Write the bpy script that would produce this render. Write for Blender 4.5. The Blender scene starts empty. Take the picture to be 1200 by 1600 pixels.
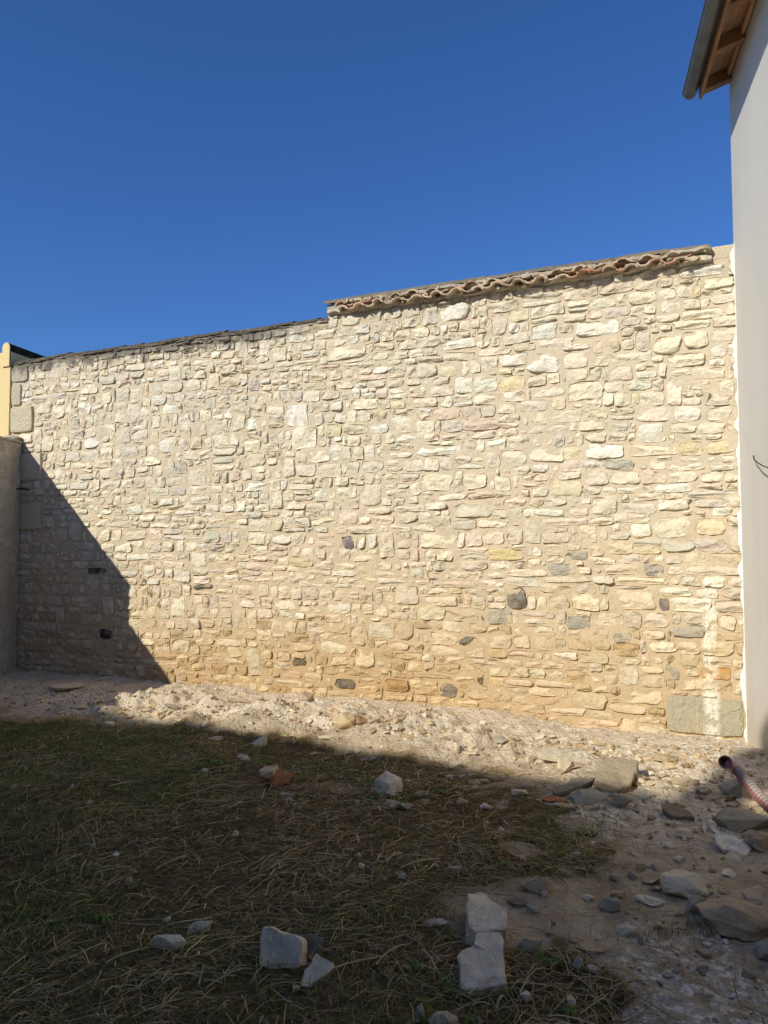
import bpy, bmesh, math, random
import numpy as np
from mathutils import Vector, Matrix
random.seed(7); rng = np.random.default_rng(11)
S = bpy.context.scene
C = S.collection

# ------------------------------------------------------------------ camera, sky, sun, exposure
FPX = 1130.0; PITCH = math.radians(3.04); EYE = np.array([0, 0, 1.5])
cam = bpy.data.cameras.new('camera'); camo = bpy.data.objects.new('camera', cam); C.objects.link(camo)
cam.sensor_fit = 'VERTICAL'; cam.sensor_height = 36; cam.lens = 36 * FPX / 1600
cam.clip_start = 0.05; cam.clip_end = 1000
camo.location = EYE; camo.rotation_euler = (math.radians(90) + PITCH, 0, 0)
S.camera = camo
S.render.resolution_x = 768; S.render.resolution_y = 1024

SUN = np.array([-.6, -.6, .54]); SUN /= np.linalg.norm(SUN)
sun_el = math.asin(SUN[2]); sun_az = math.atan2(SUN[0], SUN[1])
W = bpy.data.worlds.new('World'); S.world = W; W.use_nodes = True
nt = W.node_tree
bg = nt.nodes['Background']
sky = nt.nodes.new('ShaderNodeTexSky'); sky.sky_type = 'NISHITA'; sky.sun_disc = False
sky.sun_elevation = sun_el; sky.sun_rotation = sun_az
sky.altitude = 300; sky.air_density = 1.0; sky.dust_density = 0.6; sky.ozone_density = 3.0
hs = nt.nodes.new('ShaderNodeHueSaturation'); hs.inputs['Saturation'].default_value = 1.1
wb = nt.nodes.new('ShaderNodeMix'); wb.data_type = 'RGBA'; wb.blend_type = 'MULTIPLY'; wb.inputs[0].default_value = 1
wb.inputs[7].default_value = (.46, .69, 1.03, 1)      # the deep blue a phone camera records
nt.links.new(sky.outputs[0], hs.inputs['Color']); nt.links.new(hs.outputs[0], wb.inputs[6]); nt.links.new(wb.outputs[2], bg.inputs['Color'])
bg.inputs['Strength'].default_value = 0.09
sl = bpy.data.lights.new('sun', 'SUN'); so = bpy.data.objects.new('sun', sl); C.objects.link(so)
sl.energy = 3.4; sl.angle = math.radians(0.55); sl.color = (1.0, 0.95, 0.82)
so.rotation_euler = Vector(SUN).to_track_quat('Z', 'Y').to_euler(); so.location = (-6, -6, 12)
S.view_settings.view_transform = 'Standard'; S.view_settings.look = 'None'
S.view_settings.exposure = 0.5; S.view_settings.gamma = 1; S.view_settings.use_curve_mapping = False

# ------------------------------------------------------------------ geometry helpers
cp, sp = math.cos(PITCH), math.sin(PITCH)
def ray(x, y):
    return np.array([(x - 600) / FPX, cp - (800 - y) / FPX * sp, sp + (800 - y) / FPX * cp])
def at_z(x, y, z=0.0):
    d = ray(x, y); return EYE + d * ((z - EYE[2]) / d[2])
def at_plane(x, y, p, n):
    d = ray(x, y); n = np.array(n, float); return EYE + d * (np.dot(np.array(p) - EYE, n) / np.dot(d, n))
WB = at_z(1167, 1150, -.02); WB[2] = 0
WA = at_z(26, 1046, 0.0); WA[2] = 0
WD = (WB - WA); WLEN = np.linalg.norm(WD); WD = WD / WLEN
WN = np.array([WD[1], -WD[0], 0.0])
FD = np.array([0.248, 0.969, 0.0]); FN = np.array([-FD[1], FD[0], 0.0])
GD = np.array([-0.131, -0.991, 0.0])
def wall_uv(x, y):
    P = at_plane(x, y, WA, WN); return float(np.dot(P - WA, WD)), float(P[2])
def wpt(u, v, n=0.0):
    return WA + WD * u + WN * n + np.array([0, 0, v])

def _h(ix, iy, iz):
    n = (ix * 374761393 + iy * 668265263 + iz * 2147483647 % 1000003 * 1274126177) & 0x7fffffff
    n = ((n ^ (n >> 13)) * 1274126177) & 0x7fffffff
    n = (n ^ (n >> 16)) * 2246822519 & 0x7fffffff
    return (n & 0xffffff) / float(0xffffff)
def vn(P, scale=1.0, seed=0):
    """value noise in -1..1, P (N,3)"""
    P = np.asarray(P, float) * scale + 1000.0 + seed * 17.31
    i = np.floor(P).astype(np.int64); f = P - i; f = f * f * (3 - 2 * f)
    r = 0
    for dx in (0, 1):
        for dy in (0, 1):
            for dz in (0, 1):
                wgt = (f[:, 0] if dx else 1 - f[:, 0]) * (f[:, 1] if dy else 1 - f[:, 1]) * (f[:, 2] if dz else 1 - f[:, 2])
                r = r + wgt * _h(i[:, 0] + dx, i[:, 1] + dy, i[:, 2] + dz)
    return r * 2 - 1
def vn2(x, y, scale, seed=0):
    x = np.asarray(x, float).ravel(); y = np.asarray(y, float).ravel()
    return vn(np.stack([x, y, np.zeros_like(x)], 1), scale, seed)
def fbm2(x, y, scale, oct=4, seed=0):
    return sum(vn2(x, y, scale * 2 ** k, seed + k) * .5 ** k for k in range(oct))
def sst(a, b, x):
    t = np.clip((np.asarray(x, float) - a) / (b - a), 0, 1); return t * t * (3 - 2 * t)

def mesh_np(name, V, F, mats, tint=None, smooth=False, parent=None, sharp=None, loc=None, attr='tint'):
    """one mesh object from vertex array and face list/array"""
    me = bpy.data.meshes.new(name)
    V = np.asarray(V, np.float32)
    if isinstance(F, np.ndarray):
        nf, k = F.shape
        me.vertices.add(len(V)); me.vertices.foreach_set('co', V.ravel())
        me.loops.add(nf * k); me.loops.foreach_set('vertex_index', F.astype(np.int32).ravel())
        me.polygons.add(nf); me.polygons.foreach_set('loop_start', np.arange(0, nf * k, k, dtype=np.int32))
        me.polygons.foreach_set('loop_total', np.full(nf, k, np.int32))
        me.update(calc_edges=True)
    else:
        me.from_pydata([tuple(map(float, v)) for v in V], [], [tuple(map(int, f)) for f in F]); me.update()
    if tint is not None:
        a = me.color_attributes.new(attr, 'FLOAT_COLOR', 'POINT')
        t = np.asarray(tint, np.float32)
        if t.ndim == 1: t = np.tile(t, (len(V), 1))
        if t.shape[1] == 3: t = np.concatenate([t, np.ones((len(t), 1), np.float32)], 1)
        a.data.foreach_set('color', t.ravel())
    me.polygons.foreach_set('use_smooth', [bool(smooth)] * len(me.polygons))
    if sharp: me.set_sharp_from_angle(angle=math.radians(sharp))
    for m in (mats if isinstance(mats, (list, tuple)) else [mats]): me.materials.append(m)
    o = bpy.data.objects.new(name, me); C.objects.link(o)
    if loc is not None: o.location = loc
    if parent: o.parent = parent
    return o
def recal(o):
    bm = bmesh.new(); bm.from_mesh(o.data); bmesh.ops.recalc_face_normals(bm, faces=bm.faces); bm.to_mesh(o.data); bm.free()
def tag(o, label=None, cat=None, group=None, kind=None):
    if label: o['label'] = label
    if cat: o['category'] = cat
    if group: o['group'] = group
    if kind: o['kind'] = kind
    return o
def empty(name, loc=(0, 0, 0)):
    o = bpy.data.objects.new(name, None); o.location = loc; o.empty_display_size = .2; C.objects.link(o); return o

def box(name, o3, ax, ay, az, mat, parent=None, bevel=0.0, tint=None):
    """box from a corner o3 and three edge vectors; child coordinates are relative to the parent's location"""
    o3, ax, ay, az = [np.array(a, float) for a in (o3, ax, ay, az)]
    off = np.array(parent.location) if parent else np.zeros(3)
    V = [o3 + i * ax + j * ay + k * az - off for i in (0, 1) for j in (0, 1) for k in (0, 1)]
    F = [(0, 1, 3, 2), (4, 6, 7, 5), (0, 4, 5, 1), (2, 3, 7, 6), (0, 2, 6, 4), (1, 5, 7, 3)]
    o = mesh_np(name, V, F, mat, tint, parent=parent)
    bm = bmesh.new(); bm.from_mesh(o.data); bmesh.ops.recalc_face_normals(bm, faces=bm.faces)
    if bevel: bmesh.ops.bevel(bm, geom=bm.edges, offset=bevel, segments=2, affect='EDGES', profile=.6)
    bm.to_mesh(o.data); bm.free(); return o
def tube(name, pts, r, mat, parent=None, seg=10, smooth=True, tint=None, radii=None, caps=True):
    pts = [np.array(p, float) for p in pts]; off = np.array(parent.location) if parent else np.zeros(3)
    V = []; F = []; up = np.array([0, 0, 1.0]); n = len(pts)
    for i, p in enumerate(pts):
        d = pts[min(i + 1, n - 1)] - pts[max(i - 1, 0)]; d /= np.linalg.norm(d)
        a = np.cross(d, up if abs(d[2]) < .95 else np.array([1.0, 0, 0])); a /= np.linalg.norm(a); b = np.cross(a, d)
        rr = radii[i] if radii else r
        for k in range(seg):
            t = 2 * math.pi * k / seg; V.append(p + (a * math.cos(t) + b * math.sin(t)) * rr - off)
    for i in range(n - 1):
        for k in range(seg):
            F.append((i * seg + k, i * seg + (k + 1) % seg, (i + 1) * seg + (k + 1) % seg, (i + 1) * seg + k))
    if caps: F.append(tuple(range(seg))[::-1]); F.append(tuple((n - 1) * seg + k for k in range(seg)))
    return mesh_np(name, V, F, mat, tint, smooth, parent, 50)

# ------------------------------------------------------------------ material helpers
class NB:
    def __init__(s, name, rough=.9, spec=.2):
        s.m = bpy.data.materials.new(name); s.m.use_nodes = True; s.nt = s.m.node_tree
        s.b = s.nt.nodes['Principled BSDF']; s.b.inputs['Roughness'].default_value = rough
        s.b.inputs['Specular IOR Level'].default_value = spec
        s.pos = s.n('ShaderNodeNewGeometry').outputs['Position']
    def n(s, t, **kw):
        x = s.nt.nodes.new(t)
        for k, v in kw.items(): setattr(x, k, v)
        return x
    def put(s, sock, v):
        if isinstance(v, bpy.types.NodeSocket): s.nt.links.new(v, sock)
        elif isinstance(v, (tuple, list)) and len(v) == 3 and sock.type == 'RGBA': sock.default_value = (*v, 1)
        else: sock.default_value = v
    def math(s, op, a, b=0.0, c=None, clamp=False):
        x = s.n('ShaderNodeMath', operation=op, use_clamp=clamp); s.put(x.inputs[0], a); s.put(x.inputs[1], b)
        if c is not None: s.put(x.inputs[2], c)
        return x.outputs[0]
    def noise(s, scale, detail=4, rough=.55, vec=None, dist=0.0, col=False):
        x = s.n('ShaderNodeTexNoise'); s.put(x.inputs['Vector'], vec or s.pos); x.inputs['Scale'].default_value = scale
        x.inputs['Detail'].default_value = detail; x.inputs['Roughness'].default_value = rough; x.inputs['Distortion'].default_value = dist
        return x.outputs['Color' if col else 'Fac']
    def voro(s, scale, feature='F1', vec=None):
        x = s.n('ShaderNodeTexVoronoi', feature=feature); s.put(x.inputs['Vector'], vec or s.pos); x.inputs['Scale'].default_value = scale
        return x.outputs['Distance']
    def ramp(s, f, lo, hi, a=0.0, b=1.0):
        x = s.n('ShaderNodeMapRange', interpolation_type='SMOOTHSTEP'); s.put(x.inputs[0], f)
        for i, v in enumerate((lo, hi, a, b)): s.put(x.inputs[i + 1], v)
        return x.outputs[0]
    def mix(s, f, a, b, mode='MIX'):
        x = s.n('ShaderNodeMix', data_type='RGBA', blend_type=mode); s.put(x.inputs[0], f); s.put(x.inputs[6], a); s.put(x.inputs[7], b)
        return x.outputs[2]
    def attr(s, name='tint'):
        return s.n('ShaderNodeAttribute', attribute_name=name).outputs['Color']
    def scalev(s, v, vec=None):
        x = s.n('ShaderNodeVectorMath', operation='MULTIPLY'); s.put(x.inputs[0], vec or s.pos); x.inputs[1].default_value = v; return x.outputs[0]
    def dot(s, v):
        x = s.n('ShaderNodeVectorMath', operation='DOT_PRODUCT'); s.put(x.inputs[0], s.pos); x.inputs[1].default_value = v; return x.outputs['Value']
    def bump(s, h, dist, strength=1.0, prev=None):
        x = s.n('ShaderNodeBump'); s.put(x.inputs['Height'], h); x.inputs['Distance'].default_value = dist; x.inputs['Strength'].default_value = strength
        if prev: s.put(x.inputs['Normal'], prev)
        return x.outputs[0]
    def done(s, col, nrm=None):
        s.put(s.b.inputs['Base Color'], col)
        if nrm: s.put(s.b.inputs['Normal'], nrm)
        return s.m

def wall_stains(b, col):
    """dirt that belongs to the old wall: earth stain at the foot, lichen under the coping, lime runs at the right"""
    u = b.math('SUBTRACT', b.dot(tuple(WD)), float(np.dot(WA, WD)))
    v = b.n('ShaderNodeSeparateXYZ'); b.put(v.inputs[0], b.pos); v = v.outputs[2]
    nz = b.noise(1.6, 4, .6); nz2 = b.noise(9, 3, .6)
    wob = b.math('MULTIPLY_ADD', nz, 1.1, b.math('MULTIPLY', nz2, .35))
    low = b.ramp(b.math('ADD', v, b.math('MULTIPLY', wob, -.75)), -.75, .48, 1.0, 0.0)
    mid = b.math('MULTIPLY', b.ramp(u, 1.2, 2.6), b.ramp(u, 4.6, 7.6, 1.0, .42))
    mid = b.math('MAXIMUM', mid, b.ramp(u, .4, 1.6, .45, .3))
    f = b.math('MULTIPLY', low, mid, clamp=True)
    col = b.mix(b.math('MULTIPLY', f, .85), col, (.80, .69, .53), 'MULTIPLY')
    # broad pinkish beige tide, higher up
    hi = b.ramp(b.math('ADD', v, b.math('MULTIPLY', wob, -.9)), -.3, 1.6, .8, 0.0)
    col = b.mix(hi, col, (.90, .81, .68), 'MULTIPLY')
    # lichen
    k = b.ramp(v, 3.56, 4.06); left = b.ramp(u, 3.4, 4.7, 1.0, .12)
    st = b.noise(1.0, 5, .7, b.scalev((9, 9, 2.2)))
    li = b.ramp(b.math('MULTIPLY_ADD', k, .62, b.math('MULTIPLY', st, .78)), .56, .80)
    li = b.math('MULTIPLY', li, left)
    col = b.mix(b.math('MULTIPLY', li, .8), col, (.075, .068, .055))
    # grey weathering on the left half
    gw = b.math('MULTIPLY', b.ramp(b.noise(3.2, 5, .7), .5, .68), b.ramp(u, 2.0, 6.0, .36, .16))
    col = b.mix(gw, col, (.46, .43, .37))
    # lime runs
    du = b.math('ABSOLUTE', b.math('ADD', b.math('SUBTRACT', u, 8.0), b.math('MULTIPLY_ADD', b.noise(5, 2), .06, -.03)))
    run = b.math('MULTIPLY', b.ramp(du, .03, .075, 1.0, 0.0), b.math('MULTIPLY', b.ramp(v, 1.05, 1.3, 1.0, 0.0), b.ramp(b.noise(14, 4, .7), .36, .56)))
    thin = b.noise(1.0, 2, .5, b.scalev((34, 34, 1.4)))
    run2 = b.math('MULTIPLY', b.ramp(thin, .6, .68), b.math('MULTIPLY', b.ramp(v, .3, .42, 1.0, 0.0), b.ramp(u, 7.75, 7.9)))
    run = b.math('MAXIMUM', b.math('MULTIPLY', run, .75), b.math('MULTIPLY', run2, .6), clamp=True)
    return b.mix(run, col, (.78, .74, .62))

def m_stone():
    b = NB('limestone', .92, .15); t = b.attr()
    n1 = b.noise(9, 6, .65); n2 = b.noise(45, 6, .7)
    c = b.mix(b.ramp(n1, .40, .72), t, b.mix(.5, t, (.56, .47, .33)))
    c = b.mix(b.ramp(n2, .58, .74, 0, .3), c, (.44, .38, .28))
    c = b.mix(b.ramp(b.noise(26, 3, .6), .62, .8, 0, .45), c, (.80, .76, .64))
    c = wall_stains(b, c)
    h = b.math('MULTIPLY_ADD', b.noise(20, 5, .52, dist=.9), 1.0, b.math('MULTIPLY', b.ramp(b.voro(30), 0, .4), .08))
    nn = b.bump(h, .026, .85); nn = b.bump(b.noise(120, 4, .7), .002, .5, nn)
    return b.done(c, nn)
def m_mortar():
    b = NB('sand_mortar', .95, .1)
    c = b.mix(b.ramp(b.noise(2.5, 4), .35, .68), (.62, .515, .365), (.585, .50, .365))
    c = b.mix(b.ramp(b.noise(60, 5, .7), .45, .75, 0, .45), c, (.36, .28, .19))
    c = b.mix(b.ramp(b.noise(12, 4, .6), .55, .75, 0, .4), c, (.70, .61, .47))
    c = wall_stains(b, c)
    nn = b.bump(b.noise(35, 6, .65), .012, .8); nn = b.bump(b.noise(200, 3, .7), .003, .6, nn)
    return b.done(c, nn)
def m_rock():
    b = NB('rubble_stone', .92, .2); t = b.attr()
    c = b.mix(b.ramp(b.noise(14, 5, .6), .4, .7, 0, .55), t, b.mix(1, t, (.55, .46, .36), 'MULTIPLY'))
    c = b.mix(b.ramp(b.noise(60, 4, .7), .55, .72, 0, .65), c, b.mix(1, c, (.45, .4, .33), 'MULTIPLY'))
    c = b.mix(b.ramp(b.noise(30, 3, .6), .62, .74, 0, .4), c, (.6, .57, .5))
    c = b.mix(1, c, (1.0, .92, .78), 'MULTIPLY')
    nn = b.bump(b.noise(40, 7, .65), .014, .9); nn = b.bump(b.noise(190, 3, .7), .003, .6, nn)
    return b.done(c, nn)
def m_tile():
    b = NB('weathered_tile', .9, .2); t = b.attr()
    c = b.mix(b.ramp(b.noise(18, 5, .65), .46, .70, 0, .6), t, (.24, .195, .14))
    c = b.mix(b.ramp(b.noise(45, 5, .7), .6, .72, 0, .6), c, (.46, .42, .33))
    c = b.mix(b.ramp(b.noise(11, 5, .7), .56, .68, 0, .7), c, (.045, .04, .03))
    return b.done(c, b.bump(b.noise(70, 6, .7), .008, .8))
def m_plain(name, col, rough=.7, spec=.3, ns=20, var=.15, bump=.002, metal=0, bs=80):
    b = NB(name, rough, spec); b.b.inputs['Metallic'].default_value = metal
    d = tuple(x * (1 - var * 2) for x in col)
    c = b.mix(b.ramp(b.noise(ns, 5, .6), .35, .7), col, d)
    return b.done(c, b.bump(b.noise(bs, 5, .6), bump, .6))
def m_render(name, col, streak=.25, rough=.9, bump=.003, coarse=0.0, splash=False):
    b = NB(name, rough, .15)
    c = b.mix(b.ramp(b.noise(1.0, 5, .6, b.scalev((3.0, 3.0, .6))), .35, .7, 0, streak), col, tuple(x * .72 for x in col))
    c = b.mix(b.ramp(b.noise(7, 5, .65), .5, .75, 0, streak), c, tuple(x * .8 for x in col))
    nn = b.bump(b.noise(70, 6, .7), bump, .6)
    if splash:
        v = b.n('ShaderNodeSeparateXYZ'); b.put(v.inputs[0], b.pos)
        f = b.ramp(b.math('ADD', v.outputs[2], b.math('MULTIPLY', b.noise(8, 5, .7), -.35)), -.2, .25, .6, 0.0)
        c = b.mix(f, c, (.50, .42, .31)); c = b.mix(b.ramp(b.noise(2.2, 4, .6, b.scalev((1, 1, 3))), .5, .7, 0, .12), c, (.55, .50, .42))
    if coarse: nn = b.bump(b.noise(11, 6, .65, dist=.6), coarse, 1.0, nn); c = c
    return b.done(c, nn)
def m_ground():
    b = NB('yard_soil', .97, .05); z = b.n('ShaderNodeSeparateColor'); b.put(z.inputs[0], b.attr('zone'))
    g, sa, li = z.outputs[0], z.outputs[1], z.outputs[2]
    n1 = b.noise(5, 6, .65); n2 = b.noise(30, 6, .7); n3 = b.noise(110, 4, .7)
    soil = b.mix(b.ramp(n1, .35, .65), (.36, .27, .165), (.52, .41, .265))
    soil = b.mix(b.ramp(n2, .5, .7, 0, .6), soil, (.20, .14, .085))
    sand = b.mix(b.ramp(n1, .38, .64), (.60, .48, .335), (.70, .59, .44))
    sand = b.mix(b.ramp(n2, .5, .74, 0, .6), sand, (.40, .30, .20))
    sand = b.mix(b.ramp(n3, .55, .75, 0, .45), sand, (.74, .68, .57))
    lime = b.mix(b.ramp(n2, .4, .62), (.46, .39, .29), (.88, .82, .68))
    turf = b.mix(b.ramp(n2, .4, .65), (.085, .062, .028), (.20, .14, .07))
    c = b.mix(b.math('ADD', sa, b.math('MULTIPLY_ADD', n2, .5, -.25), clamp=True), soil, sand)
    lm = b.ramp(b.math('MULTIPLY_ADD', n2, .5, b.math('MULTIPLY', b.noise(12, 4, .7), .6)), .48, .66)
    c = b.mix(b.math('MULTIPLY', li, lm), c, lime)
    c = b.mix(b.ramp(b.math('ADD', g, b.math('ADD', b.math('MULTIPLY_ADD', n1, .6, -.3), b.math('MULTIPLY_ADD', n2, .9, -.45))), .40, .62), c, turf)
    h = b.math('MULTIPLY_ADD', b.noise(18, 7, .7), 1.0, b.math('MULTIPLY', b.ramp(b.voro(32), 0, .6), .35))
    nn = b.bump(h, .035, .8); nn = b.bump(n3, .006, .8, nn)
    return b.done(c, nn)
def m_conc():
    b = NB('cement', .96, .1)
    c = b.mix(b.ramp(b.noise(18, 5, .7), .35, .68), (.84, .69, .48), (.62, .51, .355))
    c = b.mix(b.ramp(b.noise(9, 5, .7), .60, .68, 0, .7), c, (.80, .74, .60))
    c = b.mix(b.ramp(b.noise(90, 4, .7), .55, .7, 0, .55), c, (.28, .24, .18))
    c = b.mix(b.ramp(b.noise(6, 5, .75, dist=1.0), .60, .66, 0, .6), c, (.16, .12, .07))
    nn = b.bump(b.noise(14, 5, .6), .02, .7); nn = b.bump(b.noise(130, 5, .75), .007, .9, nn)
    return b.done(c, nn)
def m_attr(name, rough=.8, spec=.15, trans=0.0):
    b = NB(name, rough, spec); t = b.attr()
    c = b.mix(b.ramp(b.noise(60, 2), .3, .7, 0, .4), t, b.mix(1, t, (.5, .48, .4), 'MULTIPLY'))
    return b.done(c)

M = dict(stone=m_stone(), mortar=m_mortar(), rock=m_rock(), tile=m_tile(), ground=m_ground(),
         facade=m_render('house_render', (.63, .605, .55), .16, .9, .003, 0.0, True), filler=m_plain('white_filler', (.80, .78, .72), .9, .1, 14, .06, .006),
         cream=m_render('cream_render', (.72, .56, .29), .15), greyrender=m_render('rough_grey_render', (.70, .64, .52), .75, .95, .01, .10),
         darkcrete=m_plain('dirty_shaded_concrete', (.045, .037, .030), .95, .1, 9, .3, .01),  # dirty concrete, with the side face's shade also put into the colour
         zinc=m_plain('zinc', (.17, .175, .16), .5, .4, 6, .15, .001, .5),
         wood=m_plain('eave_timber', (.42, .22, .11), .7, .2, 5, .2, .002),
         board=m_plain('eave_board', (.52, .31, .17), .7, .2, 6, .15, .002),
         straw=m_attr('dry_straw', .75, .2), grass=m_attr('green_grass', .6, .25),
         conc=m_conc(),
         pipe=m_attr('pipe_plastic', .45, .4), dark=m_plain('black_rubber', (.015, .014, .013), .5, .3),
         iron=m_plain('rusty_iron', (.05, .032, .022), .8, .3, 30, .2),
         rooft=m_plain('roof_tiles', (.30, .13, .08), .85, .2, 8, .2, .01),
         plastic=m_plain('dusty_plastic', (.60, .55, .46), .45, .4, 12, .12, .004))

# ------------------------------------------------------------------ the ground
def wdist(x, y): return (x - WA[0]) * WN[0] + (y - WA[1]) * WN[1]
def walong(x, y): return (x - WA[0]) * WD[0] + (y - WA[1]) * WD[1]
def zones(x, y):
    x = np.asarray(x, float).ravel(); y = np.asarray(y, float).ravel()
    d = wdist(x, y); n = fbm2(x, y, .9, 4, 3); n2 = fbm2(x, y, 3.5, 3, 9)
    edge = 1.75 + .22 * n + .12 * n2
    right = sst(.58, .82, x + .28 * n + .30 * n2 - .10 * (y - 3.5))
    grass = sst(-.15, .35, d - edge) * (1 - right)
    tuft = np.exp(-(((x - .95) / .22) ** 2 + ((y - 3.85) / .38) ** 2)) * .9 + np.exp(-(((x - 1.2) / .25) ** 2 + ((y - 2.95) / .06) ** 2)) * .6
    tuft += np.exp(-(((x - .75) / .5) ** 2 + ((y - 4.55) / .28) ** 2)) * .7
    bare = np.exp(-(((x - .55) / .4) ** 2 + ((y - 3.15) / .33) ** 2)) * .8
    bare += np.exp(-(((x + .32) / .22) ** 2 + ((y - 4.75) / .18) ** 2)) * .7
    grass = np.clip(grass + tuft * (.6 + .5 * n2) - bare, 0, 1)
    sand = 1 - sst(-.2, .45, d - edge + .35) * (1 - .25 * sst(1.2, 2.4, x))
    sand = np.clip(sand + .35 * sst(.9, 1.8, x) * sst(3.0, 4.2, y), 0, 1)
    lime = np.exp(-(((x - 1.15) / .5) ** 2 + ((y - 2.5) / .48) ** 2)) * 1.3
    lime += .55 * sst(.9, 1.3, x) * sst(3.2, 4.3, y) + .45 * np.exp(-((d - 1.15) / .5) ** 2)
    lime += .8 * np.exp(-(((x - 1.25) / .35) ** 2 + ((y - 4.35) / .3) ** 2))
    return grass, sand, np.clip(lime, 0, 1)
MOUND = [(at_z(300, 1085)[:2], .45, .08), (at_z(460, 1115)[:2], .42, .11), (at_z(650, 1145)[:2], .38, .19), (at_z(745, 1165)[:2], .25, .10), (at_z(900, 1195)[:2], .3, .06), (at_z(560, 1150)[:2], .2, .07),
         (at_z(560, 1120)[:2], .35, .06), (at_z(120, 1075)[:2], .5, .05), (at_z(1000, 1200)[:2], .45, .05), (at_z(1150, 1190)[:2], .4, .06), (at_z(1180, 1420)[:2], .3, .05)]
def H(x, y):
    sh = np.shape(x); x = np.asarray(x, float).ravel(); y = np.asarray(y, float).ravel()
    g, s, l = zones(x, y); d = wdist(x, y); a = walong(x, y)
    z = .03 * vn2(x, y, .8, 1) + .018 * vn2(x, y, 2.3, 2)
    z = z * sst(.1, .8, d) - .02
    for (c, r, h) in MOUND: z = z + h * np.exp(-((x - c[0]) ** 2 + (y - c[1]) ** 2) / r ** 2)
    z = z + .035 * np.exp(-((d - 1.6) / .35) ** 2) * vn2(x, y, 3.1, 77) * (1 + s)
    rough = .35 + .65 * np.clip(s + l, 0, 1)
    rid = 1 - np.abs(vn2(x, y, 5.5, 5)); rid2 = 1 - np.abs(vn2(x, y, 13, 6))
    cl = vn2(x, y, 28, 7) * .006 + vn2(x, y, 60, 8) * .003
    band = np.exp(-((d - 1.15) / .6) ** 2) * sst(1.5, 3.2, a) * (1 - sst(6.3, 7.2, a))
    z = z + rough * ((rid ** 2 - .4) * .026 + (rid2 ** 2 - .4) * .014 + cl)
    z = z + band * (np.maximum(0, vn2(x, y, 4.5, 21)) * .15 + np.maximum(0, vn2(x, y, 12, 22)) * .065)
    z = z + sst(.35, 0, d) * (.02 + .02 * vn2(x, y, 3, 31)) - .07 * sst(.5, .0, d) * sst(6, 7, a)
    return z.reshape(sh) if sh else float(z[0])
def axis(lo, hi, step, far):
    a = list(np.arange(lo, hi + 1e-6, step)); s = step; p = hi
    while p < far: s *= 1.22; p += s; a.append(p)
    s = step; p = lo; b = []
    while p > -far: s *= 1.22; p -= s; b.append(p)
    return np.array(b[::-1] + a)
gx = axis(-5.3, 3.5, .021, 90); gy = axis(1.9, 9.6, .021, 90)
X, Y = np.meshgrid(gx, gy); Zg = H(X, Y)
nx, ny = len(gx), len(gy)
idx = np.arange(nx * ny).reshape(ny, nx)
Fg = np.stack([idx[:-1, :-1].ravel(), idx[:-1, 1:].ravel(), idx[1:, 1:].ravel(), idx[1:, :-1].ravel()], 1)
g, s, l = zones(X, Y)
go = mesh_np('ground', np.stack([X.ravel(), Y.ravel(), Zg.ravel()], 1), Fg, M['ground'], np.stack([g, s, l], 1), True, attr='zone')
tag(go, kind='structure')
def on_ground(px, py, lift=0.0):
    z = 0.0
    for _ in range(5):
        p = at_z(px, py, z + lift); z = H(p[0], p[1])
    return p

# ------------------------------------------------------------------ the old stone wall
wall = empty('stone_wall', wpt(WLEN / 2, 0, 0))
tag(wall, 'long old wall of cream rubble limestone set in sandy mortar, capped with worn tiles', 'wall')
WO = np.array(wall.location)
U0, U1 = -.22, WLEN + .05
STEP = 4.383
def vtop(u): return 3.915 if u < STEP else 3.99
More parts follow.
